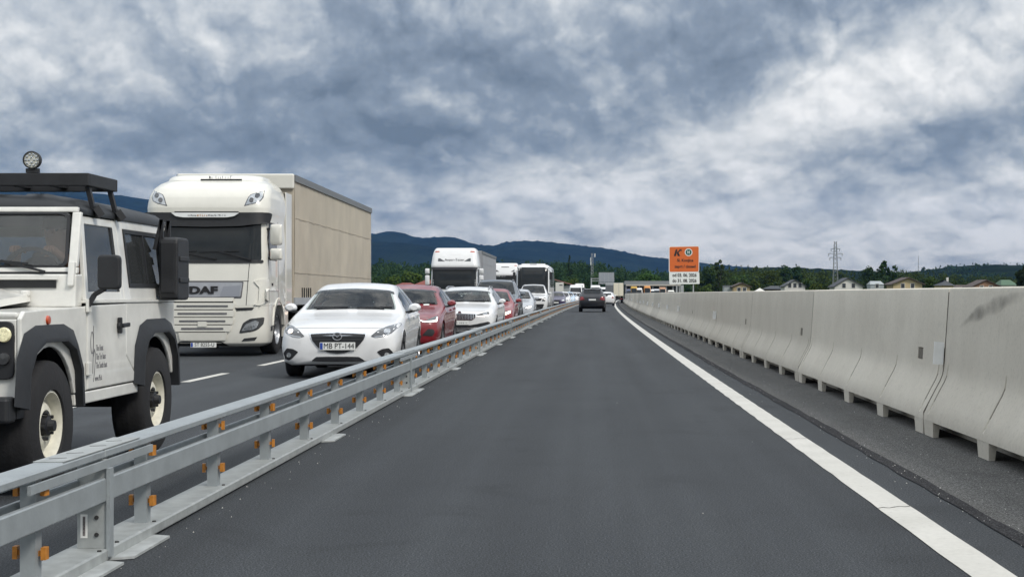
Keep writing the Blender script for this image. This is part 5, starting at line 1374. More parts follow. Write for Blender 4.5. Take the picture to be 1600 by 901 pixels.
# ---- the near cream-white lorry
def lorry_a():
    d0 = 30.0; xc = (317.5 - XV) * d0 / F
    r = empty('lorry', (xc, d0, 0), HEAD_ON + radians(.75)); tag(r, 'cream white lorry with a silver grille badge and beige curtain-sided trailer, nearest of the lorries', 'lorry', 'lorries queueing in the outer oncoming lane')
    C = M_cream
    low = loft_z([(.20, 1.10, -.14, -.86, .34), (.27, 1.21, -.03, -.86, .36), (.60, 1.245, .0, -.86, .36), (1.02, 1.245, .0, -.86, .36)]).build('bumper', C, r, smooth=40)
    cab = loft_z([(1.021, 1.245, .0, -2.2, .34), (1.5, 1.245, -.03, -2.2, .33), (1.86, 1.24, -.07, -2.2, .30), (2.3, 1.235, -.13, -2.2, .27), (2.72, 1.225, -.20, -2.2, .26), (2.86, 1.235, -.21, -2.2, .30), (2.98, 1.245, -.20, -2.2, .34),
                  (3.20, 1.235, -.26, -2.2, .40), (3.38, 1.20, -.42, -2.2, .44), (3.50, 1.12, -.62, -2.2, .46), (3.58, 1.02, -.84, -2.2, .46), (3.60, .97, -.9, -2.18, .4)]).build('cab', C, r, smooth=42)
    MB().loft([rrect(z, w, xf, -2.15, .35) for z, w, xf in ((3.56, .98, -.78), (3.62, .97, -.84), (3.685, .92, -.98), (3.70, .84, -1.1))]).build('roof_spoiler', C, r, smooth=40)
    bv = bvh_of(cab, low)
    k = .004533; U = lambda pts: [((u - 273) * k, 3.918 - k * v) for u, v in pts]
    Z = lambda v: 3.918 - k * v
    # windscreen and sun visor
    patch('windscreen', bv, rnd([(-1.13, 1.90), (1.13, 1.90), (1.10, 2.72), (-1.10, 2.72)], .08), 'F', .012, .02, M_glass, r, grid=.12)
    dash = patch('windscreen_seal', bv, rnd([(-1.16, 1.865), (1.16, 1.865), (1.16, 1.93), (-1.16, 1.93)], .03), 'F', .018, .02, M_plastic, r, grid=.15)
    vis = [(-1.235, 2.885), (1.235, 2.885), (1.21, 2.66), (.7, 2.60), (0, 2.585), (-.7, 2.60), (-1.21, 2.66)]
    patch('sun_visor', bv, rnd(vis, .03, 2), 'F', .09, .08, M_plastic, r, grid=.12)
    st = patch('visor_strip', bv, rnd([(-.66, 2.875), (.70, 2.875), (.60, 2.80), (.45, 2.775), (-.42, 2.775), (-.57, 2.80)], .02, 2), 'F', .14, .03, M_sw, r, grid=.12)
    xs_ = max(v.co.x for v in st.data.vertices)
    marks(st, xs_ + .001, -.34, -.16, 2.822, .035, M_inkgrey, 1); marks(st, xs_ + .001, -.14, .06, 2.822, .045, M_orange, 2); marks(st, xs_ + .001, .08, .45, 2.822, .035, M_inkgrey, 3)
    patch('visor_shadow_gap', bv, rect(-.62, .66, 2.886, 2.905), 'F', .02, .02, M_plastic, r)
    for y0, z0, y1, z1 in ((.95, 1.93, .30, 2.10), (.25, 1.95, -.55, 2.10)):
        h0 = bv.ray_cast(Vector((20, y0, z0)), Vector((-1, 0, 0)))[0]; h1 = bv.ray_cast(Vector((20, y1, z1)), Vector((-1, 0, 0)))[0]
        MB().bar(h0 + Vector((.04, 0, 0)), h1 + Vector((.04, 0, 0)), .03).bar(h1 + Vector((.035, .4, .012)), h1 + Vector((.035, -.4, -.01)), .02).build('wiper', M_plastic, r)
    # roof lamps
    for s in (1, -1):
        P = U([(448, 196), (462, 160), (470, 149), (515, 131), (517, 160), (508, 176), (487, 186)]); P = P if s > 0 else mir(P)
        h = patch('roof_lamp', bv, rnd(P, .015, 2), 'F', .010, .03, M_lens, r, grid=.08)
        patch('roof_lamp_rim', bv, [(a * 1.0 + (a - s * .97) * .14, b + (b - 3.175) * .14) for a, b in P], 'F', .004, .02, M_lensdark, r, grid=.08)
        for u, v in ((474, 173), (496, 151)):
            c = U([(u, v)])[0]; c = (c[0] * s, c[1])
            patch('lamp_lens', bv, [(c[0] + .045 * cos(t), c[1] + .05 * sin(t)) for t in np.linspace(0, 2 * pi, 13)[:-1]], 'F', .02, .02, M_lensdark, h, grid=.1)
    # roof slot
    MB().box(-.80, -.785, -.24, .60, 3.565, 3.60).build('roof_slot', M_plastic, r)
    marks(r, -.835, -.08, .36, 3.635, .06, M_inkgrey, 5)
    # bonnet panel and badge panel
    patch('panel_gap', bv, [(-.95, 1.50), (.90, 1.50), (.90, 1.512), (-.95, 1.512)], 'F', .003, .006, M_plastic, r)
    for s in (1, -1): patch('panel_gap', bv, [(s * .90, 1.86), (s * .912, 1.86), (s * .86, 1.02), (s * .848, 1.02)], 'F', .003, .006, M_ink, r)
    patch('badge_recess', bv, rnd([(-.82, 1.505), (.80, 1.505), (.76, 1.16), (-.78, 1.16)], .03, 2), 'F', .004, .01, M_inkgrey, r)
    bp = patch('badge_panel', bv, rnd([(-.80, 1.475), (.78, 1.475), (.74, 1.19), (-.76, 1.19)], .03, 2), 'F', .016, .02, M_silverpanel, r)
    patch('badge_facet', bv, [(.40, 1.40), (.74, 1.42), (.71, 1.20), (.33, 1.20)], 'F', .024, .01, mat('grey_facet', (.36, .37, .41), .3, metal=.6), bp)
    xs_ = max(v.co.x for v in bp.data.vertices)
    text('DAF', .20, M_ink, bp, (xs_ + .004, .0, 1.318), R_FRONT, ext=.012, sx=1.5, bold=.010)
    # grille: cream slats with dark gaps
    patch('grille', bv, rnd([(-.62, 1.15), (.60, 1.15), (.58, .70), (.42, .46), (.28, .40), (-.32, .40), (-.46, .46), (-.60, .70)], .05, 2), 'F', .004, .02, M_plastic, r)
    for i, (v0, v1, hw) in enumerate(((605, 622, .62), (628, 656, .64), (660, 689, .64), (693, 722, .62), (726, 754, .57), (758, 792, .48))):
        patch('grille_slat', bv, rnd([(-hw - .01, Z(v0)), (hw, Z(v0)), (hw - .03, Z(v1)), (-hw + .02, Z(v1))], .02, 2), 'F', .035, .035, C, r, grid=.15)
    patch('grille_mount', bv, rect(-.10, .08, .60, .70, .02), 'F', .05, .05, C, r)
    for i, v in enumerate((641, 674, 707, 740)):
        hw = (.52, .50, .47, .43)[i]
        patch('slat_mesh', bv, rect(-hw, hw - .02, Z(v + 5), Z(v - 3), .01), 'F', .042, .01, mat('grille_mesh', (.13, .13, .14), .6, var=.4, vscale=60), r, grid=.2)
    # lamps
    for s in (1, -1):
        P = U([(430, 762), (448, 716), (478, 698), (535, 691), (531, 722), (512, 745), (490, 754)]); P = P if s > 0 else mir(P)
        h = patch('headlight', bv, rnd(P, .03, 2), 'F', .008, .03, M_lensdark, r, grid=.07)
        P = U([(440, 752), (460, 722), (500, 705), (515, 712), (505, 738), (485, 748)]); P = P if s > 0 else mir(P)
        patch('headlight_lens', bv, rnd(P, .02, 2), 'F', .015, .02, M_lens, h, grid=.07)
        P = U([(450, 742), (476, 727), (500, 728), (496, 740), (474, 750)]); P = P if s > 0 else mir(P)
        patch('headlight_glow', bv, rnd(P, .02, 2), 'F', .021, .02, M_chrome, h, grid=.07)
        P = U([(440, 797), (452, 784), (508, 778), (497, 794)]); P = P if s > 0 else mir(P)
        patch('fog_lamp', bv, rnd(P, .01, 2), 'F', .008, .02, M_lensdark, r, grid=.07)
        P = U([(412, 650), (496, 648), (488, 660), (420, 663)]); P = P if s > 0 else mir(P)
        patch('step_slot', bv, P, 'F', .008, .03, M_plastic, r, grid=.08)
        # corner air deflector
        P = U([(492, 532), (545, 520), (550, 620), (520, 640), (492, 636), (512, 620), (515, 560)]); P = P if s > 0 else mir(P)
        patch('air_deflector', bv, rnd(P, .02, 2), 'F', .03, .04, C, r, grid=.07)
        # side: window, door, step, wheel arch
        vw = 'L' if s > 0 else 'R'
        patch('side_window', bv, rnd([(-.42, 1.98), (-.36, 2.35), (-.47, 2.66), (-1.15, 2.66), (-1.15, 1.98)], .05), vw, .008, .01, M_glass, r)
        patch('window_seal', bv, rnd([(-.36, 1.93), (-.30, 2.35), (-.42, 2.70), (-1.20, 2.70), (-1.20, 1.93)], .05), vw, .003, .008, M_plastic, r)
        for x in (-.34, -1.32): patch('door_gap', bv, rect(x - .008, x + .008, 1.05, 2.74), vw, .003, .006, M_inkgrey, r, grid=.4)
        patch('door_gap', bv, rect(-1.32, -.34, 1.30, 1.312), vw, .003, .006, M_inkgrey, r, grid=.4)
        MB().box(-.70, -.60, s * 1.246, s * 1.262, 1.42, 1.47).build('door_handle', M_plastic, r)
        truck_mirror(r, s, -.30, 1.28, 1.93, 2.66, C, 2.20)
        # fender round the wheel
        o_ = arc(-1.38, .52, .66, 172, 8, 12); i_ = arc(-1.38, .52, .57, 172, 8, 12)
        MB().loft([[(x, s * 1.10, z) for x, z in i_], [(x, s * 1.255, z) for x, z in i_], [(x, s * 1.262, z) for x, z in o_], [(x, s * 1.20, z) for x, z in o_]], closed=False, cap0=False, cap1=False).build('fender', C, r, smooth=35)
        MB().box(-2.4, -2.02, s * .9, s * 1.245, .35, 1.02).build('step', C, r)
        patch('bumper_step', bv, rect(-.70, -.50, .50, .60, .01), vw, .004, .02, M_plastic, r)
        MB().box(-2.88, -2.19, s * 1.215, s * 1.245, 1.02, 3.42).build('side_fairing', C, r, bevel=.012)
    bot = U([(160, 850), (175, 812), (235, 806), (330, 806), (375, 815), (395, 850)])
    patch('bumper_opening', bv, rnd([(-.55, .21), (-.48, .30), (.36, .30), (.50, .21)], .02, 2), 'F', .008, .03, M_plastic, r)
    plate(r, bv, -.25, .26, .185, .285, txt='ST 8255-U', size=.105)
    chassis_front(r, -1.38, 1.25)
    MB().box(-2.35, -2.2, -1.2, 1.2, 1.0, 3.4).build('cab_back', M_dark, r)
    # semi-trailer
    trailer(r, -3.0, -16.0, 1.275, 1.17, 3.86, M_curt, M_toprail)
    MB().box(-3.02, -2.93, -1.275, 1.275, 3.55, 3.88).build('trailer_header', M_cream, r, bevel=.03)
    return r
lorry_a()
def lorry_b(name, label, d0, xc, H, C, curt, txt=None, length=15.0, dark_low=False, yaw=0.0, toprail=M_toprail):
    r = empty(name, (xc, d0, 0), HEAD_ON + yaw); tag(r, label, 'lorry', 'lorries queueing in the outer oncoming lane')
    k = H / 3.70
    low = loft_z([(.22, 1.12, -.12, -.86, .32), (.32, 1.21, -.02, -.86, .34), (1.02, 1.245, .0, -.86, .34)]).build('bumper', C, r, smooth=40)
    cab = loft_z([(1.021, 1.245, .0, -2.2, .30), (1.75 * k, 1.245, -.04, -2.2, .28), (2.65 * k, 1.235, -.16, -2.2, .24), (2.72 * k, 1.24, -.12, -2.2, .26), (3.0 * k, 1.22, -.22, -2.2, .28), (3.55 * k, 1.12, -.55, -2.2, .26), (3.66 * k, 1.05, -.66, -2.2, .22), (H, 1.0, -.75, -2.2, .2)]).build('cab', C, r, smooth=42)
    bv = bvh_of(cab, low)
    patch('windscreen', bv, rnd([(-1.16, 1.55 * k), (-.5, 1.50 * k), (.5, 1.50 * k), (1.16, 1.55 * k), (1.14, 2.62 * k), (-1.14, 2.62 * k)], .08), 'F', .012, .02, M_glass, r, grid=.14)
    patch('sun_visor', bv, rnd([(-1.2, 2.68 * k), (1.2, 2.68 * k), (1.18, 2.54 * k), (-1.18, 2.54 * k)], .03), 'F', .08, .06, M_plastic if dark_low else mat('smoked_visor', (.05, .05, .06), .25, coat=.8), r)
    patch('grille', bv, rnd([(-.62, 1.24), (.62, 1.24), (.55, .62), (-.55, .62)], .06), 'F', .008, .02, M_plastic, r)
    for i in range(4): patch('grille_slat', bv, rect(-.58 + .015 * i, .58 - .015 * i, .72 + .13 * (3 - i), .79 + .13 * (3 - i), .01), 'F', .03, .03, C, r, grid=.2)
    patch('lower_intake', bv, rnd([(-.80, .52), (.80, .52), (.74, .32), (-.74, .32)], .03), 'F', .01, .02, M_plastic, r)
    for s in (1, -1):
        P = [(.70, 1.18), (1.10, 1.34), (1.13, 1.16), (.86, 1.02)]; P = P if s > 0 else mir(P)
        patch('upper_vent', bv, rnd(P, .03, 2), 'F', .01, .02, M_plastic, r)
        P = [(.68, .86), (1.12, .96), (1.14, .70), (.78, .64)]; P = P if s > 0 else mir(P)
        patch('headlight', bv, rnd(P, .03, 2), 'F', .01, .02, M_lens, r)
        P = [(.50, 2.98 * k), (.86, 2.98 * k), (.86, 3.14 * k), (.76, 3.14 * k)]; P = P if s > 0 else mir(P)
        patch('roof_lamp', bv, rnd(P, .02, 2), 'F', .01, .02, M_lensdark, r)
        P = [(.80, 3.48 * k), (1.05, 3.46 * k), (1.02, 3.52 * k), (.84, 3.53 * k)]; P = P if s > 0 else mir(P)
        patch('marker_lamp', bv, P, 'F', .01, .02, M_amber, r)
        vw = 'L' if s > 0 else 'R'
        patch('side_window', bv, rnd([(-.35, 1.75 * k), (-.42, 2.55 * k), (-1.15, 2.55 * k), (-1.15, 1.75 * k)], .05), vw, .008, .01, M_glass, r)
        truck_mirror(r, s, -.15, 1.30, 1.72 * k, 2.60 * k, C, 2.28 * k)
        MB().box(-2.4, -2.02, s * .9, s * 1.245, .35, 1.02).build('step', C, r)
    if txt:
        h = bv.ray_cast(Vector((20, 0, 3.06 * k)), Vector((-1, 0, 0)))[0]
        text(txt, .20, M_inkgrey, r, (h.x + .03, 0, 3.06 * k), R_FRONT, ext=.004)
    patch('roof_slot', bv, rect(-.35, .35, 3.34 * k, 3.40 * k, .02), 'F', .006, .01, M_plastic if not txt else C, r)
    if dark_low:
        h = bv.ray_cast(Vector((20, -.3, 2.62 * k)), Vector((-1, 0, 0)))[0]; marks(r, h.x + .10, -.72, .05, 2.62 * k, .11, M_sw, 8)
    plate(r, bv, -.26, .26, .40, .51)
    chassis_front(r, -1.38, 1.25)
    trailer(r, -3.0, -length, 1.275, 1.17, H - .10, curt, toprail)
    return r
lorry_b('lorry', 'white lorry with split mirrors and faint lettering above its windscreen, second of the lorries', 79.0, (709.5 - XV) * 79 / F, 3.68, M_white, M_curtg, txt='Anger-Tezer', length=15.5)
lorry_b('lorry', 'white lorry with a dark visor half hidden by the coach, third of the lorries', 134.0, (789.0 - XV) * 134 / F, 4.0, M_white, M_curtg, length=15.5, dark_low=True)
# ---- coach
def coach():
    d0 = 112.0; r = empty('coach', ((832.5 - XV) * d0 / F, d0, 0), HEAD_ON + radians(-.4)); tag(r, 'white coach with a huge dark windscreen behind the white van', 'coach')
    b = loft_z([(.28, 1.20, -.06, -11.5, .40), (.6, 1.26, .0, -11.5, .42), (1.2, 1.27, .0, -11.5, .42), (2.2, 1.265, -.12, -11.5, .42), (3.0, 1.25, -.32, -11.5, .42), (3.28, 1.20, -.48, -11.5, .42), (3.40, 1.10, -.70, -11.5, .42), (3.44, .98, -.85, -11.4, .4)]).build('body', M_white, r, smooth=42)
    bv = bvh_of(b)
    patch('windscreen', bv, rnd([(-1.245, 1.05), (-.4, .98), (.4, .98), (1.245, 1.05), (1.225, 3.24), (-1.225, 3.24)], .12), 'F', .012, .02, M_glass, r, grid=.14)
    MB().box(-1.6, -1.0, -.9, .9, 3.40, 3.52).build('roof_unit', M_white, r, bevel=.04)
    MB().box(-.93, -.88, -.25, .25, 3.36, 3.48).build('camera_box', M_plastic, r)
    for s, vw in ((1, 'L'), (-1, 'R')):
        for i in range(7): patch('side_window', bv, rect(-2.15 - 1.45 * i, -.78 - 1.45 * i, 1.75, 2.95, .06), vw, .008, .01, M_glass, r, grid=.4)
        P = [(.66, .62), (1.12, .72), (1.14, .95), (.80, .90)]; P = P if s > 0 else mir(P)
        patch('headlight', bv, rnd(P, .04, 2), 'F', .01, .02, M_lens, r)
        MB().bar((-.35, s * 1.15, 3.05), (.35, s * 1.42, 2.85), .07).build('mirror_arm', M_white, r)
        MB().box(.30, .42, s * 1.36 - .10, s * 1.36 + .10, 2.30, 2.86).build('mirror', M_plastic, r, bevel=.03)
        for x in (-2.7, -8.6): put_wheel(r, WH['truck'], x, s * 1.10, .5)
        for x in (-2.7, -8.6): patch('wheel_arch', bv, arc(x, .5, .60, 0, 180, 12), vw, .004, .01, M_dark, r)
    patch('lower_grille', bv, rect(-.6, .6, .40, .56, .03), 'F', .01, .02, M_plastic, r)
    plate(r, bv, -.26, .26, .62, .73)
coach()
# ---- far vans and lorries
def boxvan(name, label, cat, d0, px, W, H, pm, L=5.8, oncoming=True, group=None):
    r = empty(name, ((px - XV) * d0 / F, d0, 0), HEAD_ON if oncoming else pi / 2); tag(r, label, cat, group)
    w = W / 2
    b = loft_z([(.28, w * .94, -.05, -L, .2), (.5, w, .0, -L, .25), (.95, w, -.02, -L, .25), (1.15, w, -.25, -L, .25), (1.30, w * .99, -.75, -L, .22), (H * .85, w * .93, -1.35, -L, .25), (H * .97, w * .88, -1.7, -L, .25), (H, w * .75, -1.9, -L + .1, .2)]).build('body', pm, r, smooth=42)
    bv = bvh_of(b)
    patch('windscreen', bv, rnd([(-w * .86, 1.27), (w * .86, 1.27), (w * .80, H * .84), (-w * .80, H * .84)], .05), 'F', .012, .02, M_glass, r, grid=.14)
    patch('grille', bv, rnd([(-w * .6, .92), (w * .6, .92), (w * .5, .68), (-w * .5, .68)], .04), 'F', .01, .02, M_plastic, r)
    for s, vw in ((1, 'L'), (-1, 'R')):
        P = [(w * .66, .78), (w * .93, .80), (w * .93, 1.05), (w * .72, 1.0)]; P = P if s > 0 else mir(P)
        patch('headlight', bv, rnd(P, .03, 2), 'F', .01, .02, M_lens, r)
        patch('side_window', bv, [(-1.1, 1.32), (-1.65, H * .80), (-2.35, H * .80), (-2.35, 1.32)], vw, .008, .01, M_glass, r)
        for x in (-.95, -L + 1.1): put_wheel(r, WH['suv'], x, s * (w - .10), .36)
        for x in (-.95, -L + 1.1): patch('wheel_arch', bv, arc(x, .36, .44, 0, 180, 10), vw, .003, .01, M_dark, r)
        mirror(r, -1.25, w * .97, 1.45, s, M_plastic)
    return r
boxvan('parked_van', 'far white high-roofed van with a wide windscreen left of the dark car', 'van', 228.0, 899.5, 2.0, 2.62, M_white, group='vans queueing in the oncoming lanes')
boxvan('parked_van', 'far white van whose roof shows over the dark car', 'van', 300.0, 930.5, 2.1, 3.0, M_white, group='vans queueing in the oncoming lanes')
boxvan('parked_van', 'white van just left of the cream box truck, beyond the dark car', 'van', 335.0, 944.0, 2.0, 2.75, M_white, group='vans queueing in the oncoming lanes')
lorry_b('lorry', 'far white lorry whose roof shows above the high-roofed van', 385.0, (905.5 - XV) * 385 / F, 3.9, M_white, M_curtg, length=14)
def boxtruck():
    d0 = 204.0; r = empty('box_truck', ((960.0 - XV) * d0 / F, d0, 0), pi / 2 + head(204)); tag(r, 'cream box truck seen from behind at the head of the single lane', 'truck')
    MB().box(.05, 6.0, -1.22, 1.22, .95, 2.75).build('cargo_box', M_grout, r, bevel=.03)
    MB().box(0.0, .045, -1.22, .10, .98, 2.72).build('rear_door', mat('cream_panel', (.68, .64, .52), .6, var=.1), r)
    MB().box(0.0, .045, .12, 1.22, .98, 2.45).build('rear_door', mat('dark_panel', (.12, .13, .14), .6, var=.2), r)
    MB().box(0.0, .05, -1.22, 1.22, 2.46, 2.74).build('header', mat('cream_panel'), r) if False else None
    MB().box(-.05, .12, -1.2, 1.2, .45, .70).build('bumper', M_plastic, r)
    MB().box(.1, 6.4, -.5, .5, .55, .95).build('chassis', M_dark, r)
    MB().box(6.3, 8.0, -1.2, 1.2, .6, 2.7).build('cab', M_cream, r, bevel=.12)
    for s in (1, -1):
        MB().box(-.07, -.052, s * .75, s * 1.1, .5, .62).build('tail_lamp', M_tail, r)
        for x in (1.6, 6.8): put_wheel(r, WH['truck'], x, s * 1.02, .5)
    for y in (-.6,): MB().box(-.012, -.001, y - .02, y + .02, 1.0, 2.7).build('lock_rod', M_alloy, r)
boxtruck()
# ------------------------------------------------------------------ vegetation
def foliage_mat(name, c1, c2, c3):
    m = bpy.data.materials.new(name); m.use_nodes = True; nt = m.node_tree; nt.nodes.clear()
    g = nd(nt, 'ShaderNodeNewGeometry')
    oi = nd(nt, 'ShaderNodeObjectInfo')
    n1 = nd(nt, 'ShaderNodeTexNoise', inp={'Vector': g.outputs['Position'], 'Scale': 0.09, 'Detail': 4.0})
    c = mixc(nt, mth(nt, 'MULTIPLY_ADD', n1.outputs['Fac'], 3.0, -1.0, clamp=True), c1, c2)
    c = mixc(nt, mth(nt, 'MULTIPLY', g.outputs['Random Per Island'], 0.75), c, c3)
    hs = nd(nt, 'ShaderNodeHueSaturation', inp={'Hue': mth(nt, 'MULTIPLY_ADD', oi.outputs['Random'], 0.05, 0.475), 'Value': mth(nt, 'MULTIPLY_ADD', oi.outputs['Random'], 0.5, 0.75), 'Color': c})
    d = nd(nt, 'ShaderNodeBsdfDiffuse', inp={0: hs.outputs[0]}); t = nd(nt, 'ShaderNodeBsdfTranslucent', inp={0: hs.outputs[0]})
    mx = nd(nt, 'ShaderNodeMixShader', inp={0: 0.25, 1: d.outputs[0], 2: t.outputs[0]})
    nd(nt, 'ShaderNodeOutputMaterial', inp={0: mx.outputs[0]})
    return m
M_leaf = foliage_mat('broad_leaves', (0.038, 0.064, 0.022), (0.075, 0.110, 0.034), (0.050, 0.088, 0.026))
M_leafd = foliage_mat('dark_leaves', (0.024, 0.042, 0.020), (0.048, 0.072, 0.030), (0.036, 0.058, 0.024))
M_leafl = foliage_mat('light_leaves', (0.055, 0.085, 0.022), (0.085, 0.120, 0.034), (0.065, 0.105, 0.028))
M_bark = mat('bark', (0.06, 0.05, 0.04), 0.95, var=0.4, vscale=4)
def leaves(n, cl, leaf, rg, flat=1.0):
    """n leaf-clump quads on and in the clumps cl = [(centre, radius)]"""
    cl_c = np.array([c for c, r in cl]); cl_r = np.array([r for c, r in cl])
    pr = cl_r ** 2; pr = pr / pr.sum()
    k = rg.choice(len(cl), n, p=pr)
    u = rg.normal(size=(n, 3)); u /= np.linalg.norm(u, axis=1)[:, None]
    rad = cl_r[k] * (0.55 + 0.5 * rg.random(n) ** .6)
    c = cl_c[k] + u * rad[:, None] * np.array([1, 1, flat])
    nrm = u + rg.normal(size=(n, 3)) * .7; nrm /= np.linalg.norm(nrm, axis=1)[:, None]
    a = np.cross(nrm, rg.normal(size=(n, 3))); a /= np.linalg.norm(a, axis=1)[:, None]; b = np.cross(nrm, a)
    s = leaf * rg.uniform(.6, 1.35, n)[:, None]; q = s * rg.uniform(.5, .95, n)[:, None]
    V = np.stack([c - a * s, c - b * q, c + a * s, c + b * q], 1).reshape(-1, 3)
    return V
def crown_clumps(h, w, kind, rg):
    out = []
    if kind == 'round':
        for i in range(26):
            u = rg.normal(size=3); u /= np.linalg.norm(u); rr = rg.uniform(.35, .78)
            out.append((np.array([u[0] * w * .5 * rr, u[1] * w * .5 * rr, h * .60 + u[2] * h * .36 * rr]), w * rg.uniform(.13, .22)))
    elif kind == 'bush':
        for i in range(22):
            u = rg.normal(size=3); u /= np.linalg.norm(u); rr = rg.uniform(.25, .75)
            out.append((np.array([u[0] * w * .5 * rr, u[1] * w * .5 * rr, h * .48 + u[2] * h * .44 * rr]), w * rg.uniform(.14, .20)))
    elif kind == 'conifer':
        for i in range(20):
            t = i / 19; a = rg.uniform(0, 6.28); rr = (1 - t) * w * .32
            out.append((np.array([cos(a) * rr, sin(a) * rr, h * (.15 + .80 * t)]), max(.35, w * .22 * (1.05 - t))))
    else:                                              # open, gappy
        for i in range(34):
            a = rg.uniform(0, 6.28); z = h * (.22 + .74 * rg.random()); rr = w * .5 * sqrt(rg.random()) * sqrt(max(.05, 1 - ((z / h - .5) / .52) ** 2))
            out.append((np.array([cos(a) * rr, sin(a) * rr, z]), w * rg.uniform(.07, .125)))
    return out
def tree_mesh(h, w, kind, n, leaf, m, seed):
    rg = np.random.default_rng(seed); cl = crown_clumps(h, w, kind, rg)
    V = leaves(n, cl, leaf, rg); me = bpy.data.meshes.new('crown'); k = len(V) // 4
    me.from_pydata(V.tolist(), [], np.arange(k * 4).reshape(-1, 4).tolist()); me.materials.append(m)
    tb = MB().tube((0, 0, -.1), (0, 0, h * .45), max(.10, h * .022), 7, h * .012)
    for c, r_ in cl[:7]:
        tb.tube((0, 0, h * .3), tuple(c), h * .010, 5, h * .004)
    return me, tb.mesh('trunk', M_bark, 60)
def tree(name, label, px, D, h, w, kind, m, n=900, leaf=.42, seed=0, group='separate trees and bushes beyond the barrier', cat='tree', x=None, z0=-.06):
    cm, tmh = tree_mesh(h, w, kind, n, leaf, m, seed)
    r = empty(name, ((px - XV) * D / F, D, z0)); tag(r, label, cat, group)
    inst('crown', cm, r); inst('trunk', tmh, r)
    return r
hz = lambda py, D: HC + (YH - py) * D / F + .06
T = [('leafy_tree', 'tall dark tree right beside the orange sign', 1107, 560, 411, 24, 'round', M_leafd), ('leafy_tree', 'tall tree with a thin see-through top right of the orange sign', 1124, 575, 406, 20, 'open', M_leaf),
     ('bush', 'light green bush at the foot of the orange sign', 1103, 430, 441, 22, 'bush', M_leafl), ('bush', 'bright green bush behind the yellow house', 1176, 470, 431, 26, 'bush', M_leafl),
     ('bush', 'round green bush right of the white villa, tallest of that pair', 1262, 480, 429, 24, 'bush', M_leaf), ('bush', 'low round bright bush between the white villa and the pylon', 1277, 450, 436, 26, 'bush', M_leafl),
     ('leafy_tree', 'big ragged tree with sky gaps left of the beige house', 1385, 520, 407, 34, 'open', M_leafd), ('leafy_tree', 'dark tall tree left of the ragged tree', 1358, 540, 408, 30, 'round', M_leafd),
     ('bush', 'round green tree right of the beige gabled house', 1455, 470, 427, 34, 'bush', M_leafl), ('leafy_tree', 'dark tree cut by the edge of the picture', 1601, 420, 408, 30, 'round', M_leafd),
     ('leafy_tree', 'broad green tree standing above the white villa', 1205, 560, 420, 44, 'round', M_leaf), ('leafy_tree', 'mid green tree behind the small tent', 1155, 600, 424, 40, 'round', M_leaf),
     ('leafy_tree', 'dark rounded tree rising above the forest over the villa', 1226, 620, 409, 22, 'round', M_leafd), ('leafy_tree', 'dark rounded tree rising above the forest right of the villa', 1245, 630, 409, 22, 'round', M_leafd),
     ('leafy_tree', 'yellow green tree beside the far red-roofed hall', 893, 480, 432, 26, 'round', M_leafl), ('leafy_tree', 'green tree behind the far overhead sign', 1012, 470, 420, 44, 'round', M_leaf),
     ('leafy_tree', 'pale green tree above the red-roofed houses left of the second lorry', 642, 430, 420, 38, 'round', M_leafl), ('leafy_tree', 'pale green tree right beside the beige trailer', 612, 400, 428, 30, 'round', M_leafl),
     ('leafy_tree', 'dark spruce sticking up over the forest above the coach', 890, 700, 396, 20, 'conifer', M_leafd)]
for i, (nm, lab, px, D, pt, wpx, kd, m_) in enumerate(T):
    tree(nm, lab, px, D, hz(pt, D), wpx * D / F, kd, m_, n=1300 if kd != 'open' else 900, leaf=.40 if kd != 'open' else .5, seed=100 + i, cat='bush' if nm == 'bush' else 'tree')
# woods that read as one mass
def wood(name, label, spots, seed, m, n=220, leaf=.75):
    rg = np.random.default_rng(seed); VV = []
    for (x, y, z, h, w, kind) in spots:
        V = leaves(n, crown_clumps(h, w, kind, rg), leaf * (h / 14) ** .5, rg)
        VV.append(V + np.array([x, y, z]))
    V = np.concatenate(VV); k = len(V) // 4
    me = bpy.data.meshes.new(name); me.vertices.add(len(V)); me.vertices.foreach_set('co', V.astype(np.float32).ravel())
    me.loops.add(k * 4); me.loops.foreach_set('vertex_index', np.arange(k * 4, dtype=np.int32)); me.polygons.add(k)
    me.polygons.foreach_set('loop_start', np.arange(0, k * 4, 4, dtype=np.int32)); me.update(calc_edges=True); me.validate()
    me.materials.append(m)
    tag(link(bpy.data.objects.new(name, me)), label, 'forest', kind='stuff')
def interp(P, x): return float(np.interp(x, [p[0] for p in P], [p[1] for p in P]))
rw = random.Random(5)
# left wood: outline of its top in the photo
TOPL = [(540, 402), (600, 402), (640, 405), (680, 404), (760, 400), (850, 402), (880, 398), (905, 402), (940, 406), (980, 414), (1020, 418), (1050, 420), (1075, 424)]
sp_ = []
for row, (D0, dk) in enumerate(((980, 0), (860, 5), (740, 11), (620, 19), (540, 26))):
    px = -420.0
    while px < 1085:
        D = D0 + rw.uniform(-50, 50); top = interp(TOPL, px) + dk + rw.uniform(-3, 6)
        h = max(5.0, hz(top, D)); kd = 'conifer' if rw.random() < .28 else 'round'
        sp_.append(((px - XV) * D / F, D, -.06, h, (h * .55 if kd == 'conifer' else min(h, 15) * rw.uniform(.7, 1.0)), kd)); px += rw.uniform(9, 17) * (.8 + row * .1) * (2.2 if px < 400 else 1)
sp_ = [q for q in sp_ if not (q[1] < 640 and -16 < q[0] - bend(q[1]) < 7)]
wood('forest', 'dark mixed forest behind the queue at the foot of the blue hills', sp_, 11, M_leafd, n=560, leaf=.55)
TOPR = [(1085, 413), (1140, 411), (1190, 411), (1240, 412), (1290, 418), (1330, 422), (1420, 418), (1460, 424), (1520, 428), (1600, 430), (1680, 430)]
sp_ = []
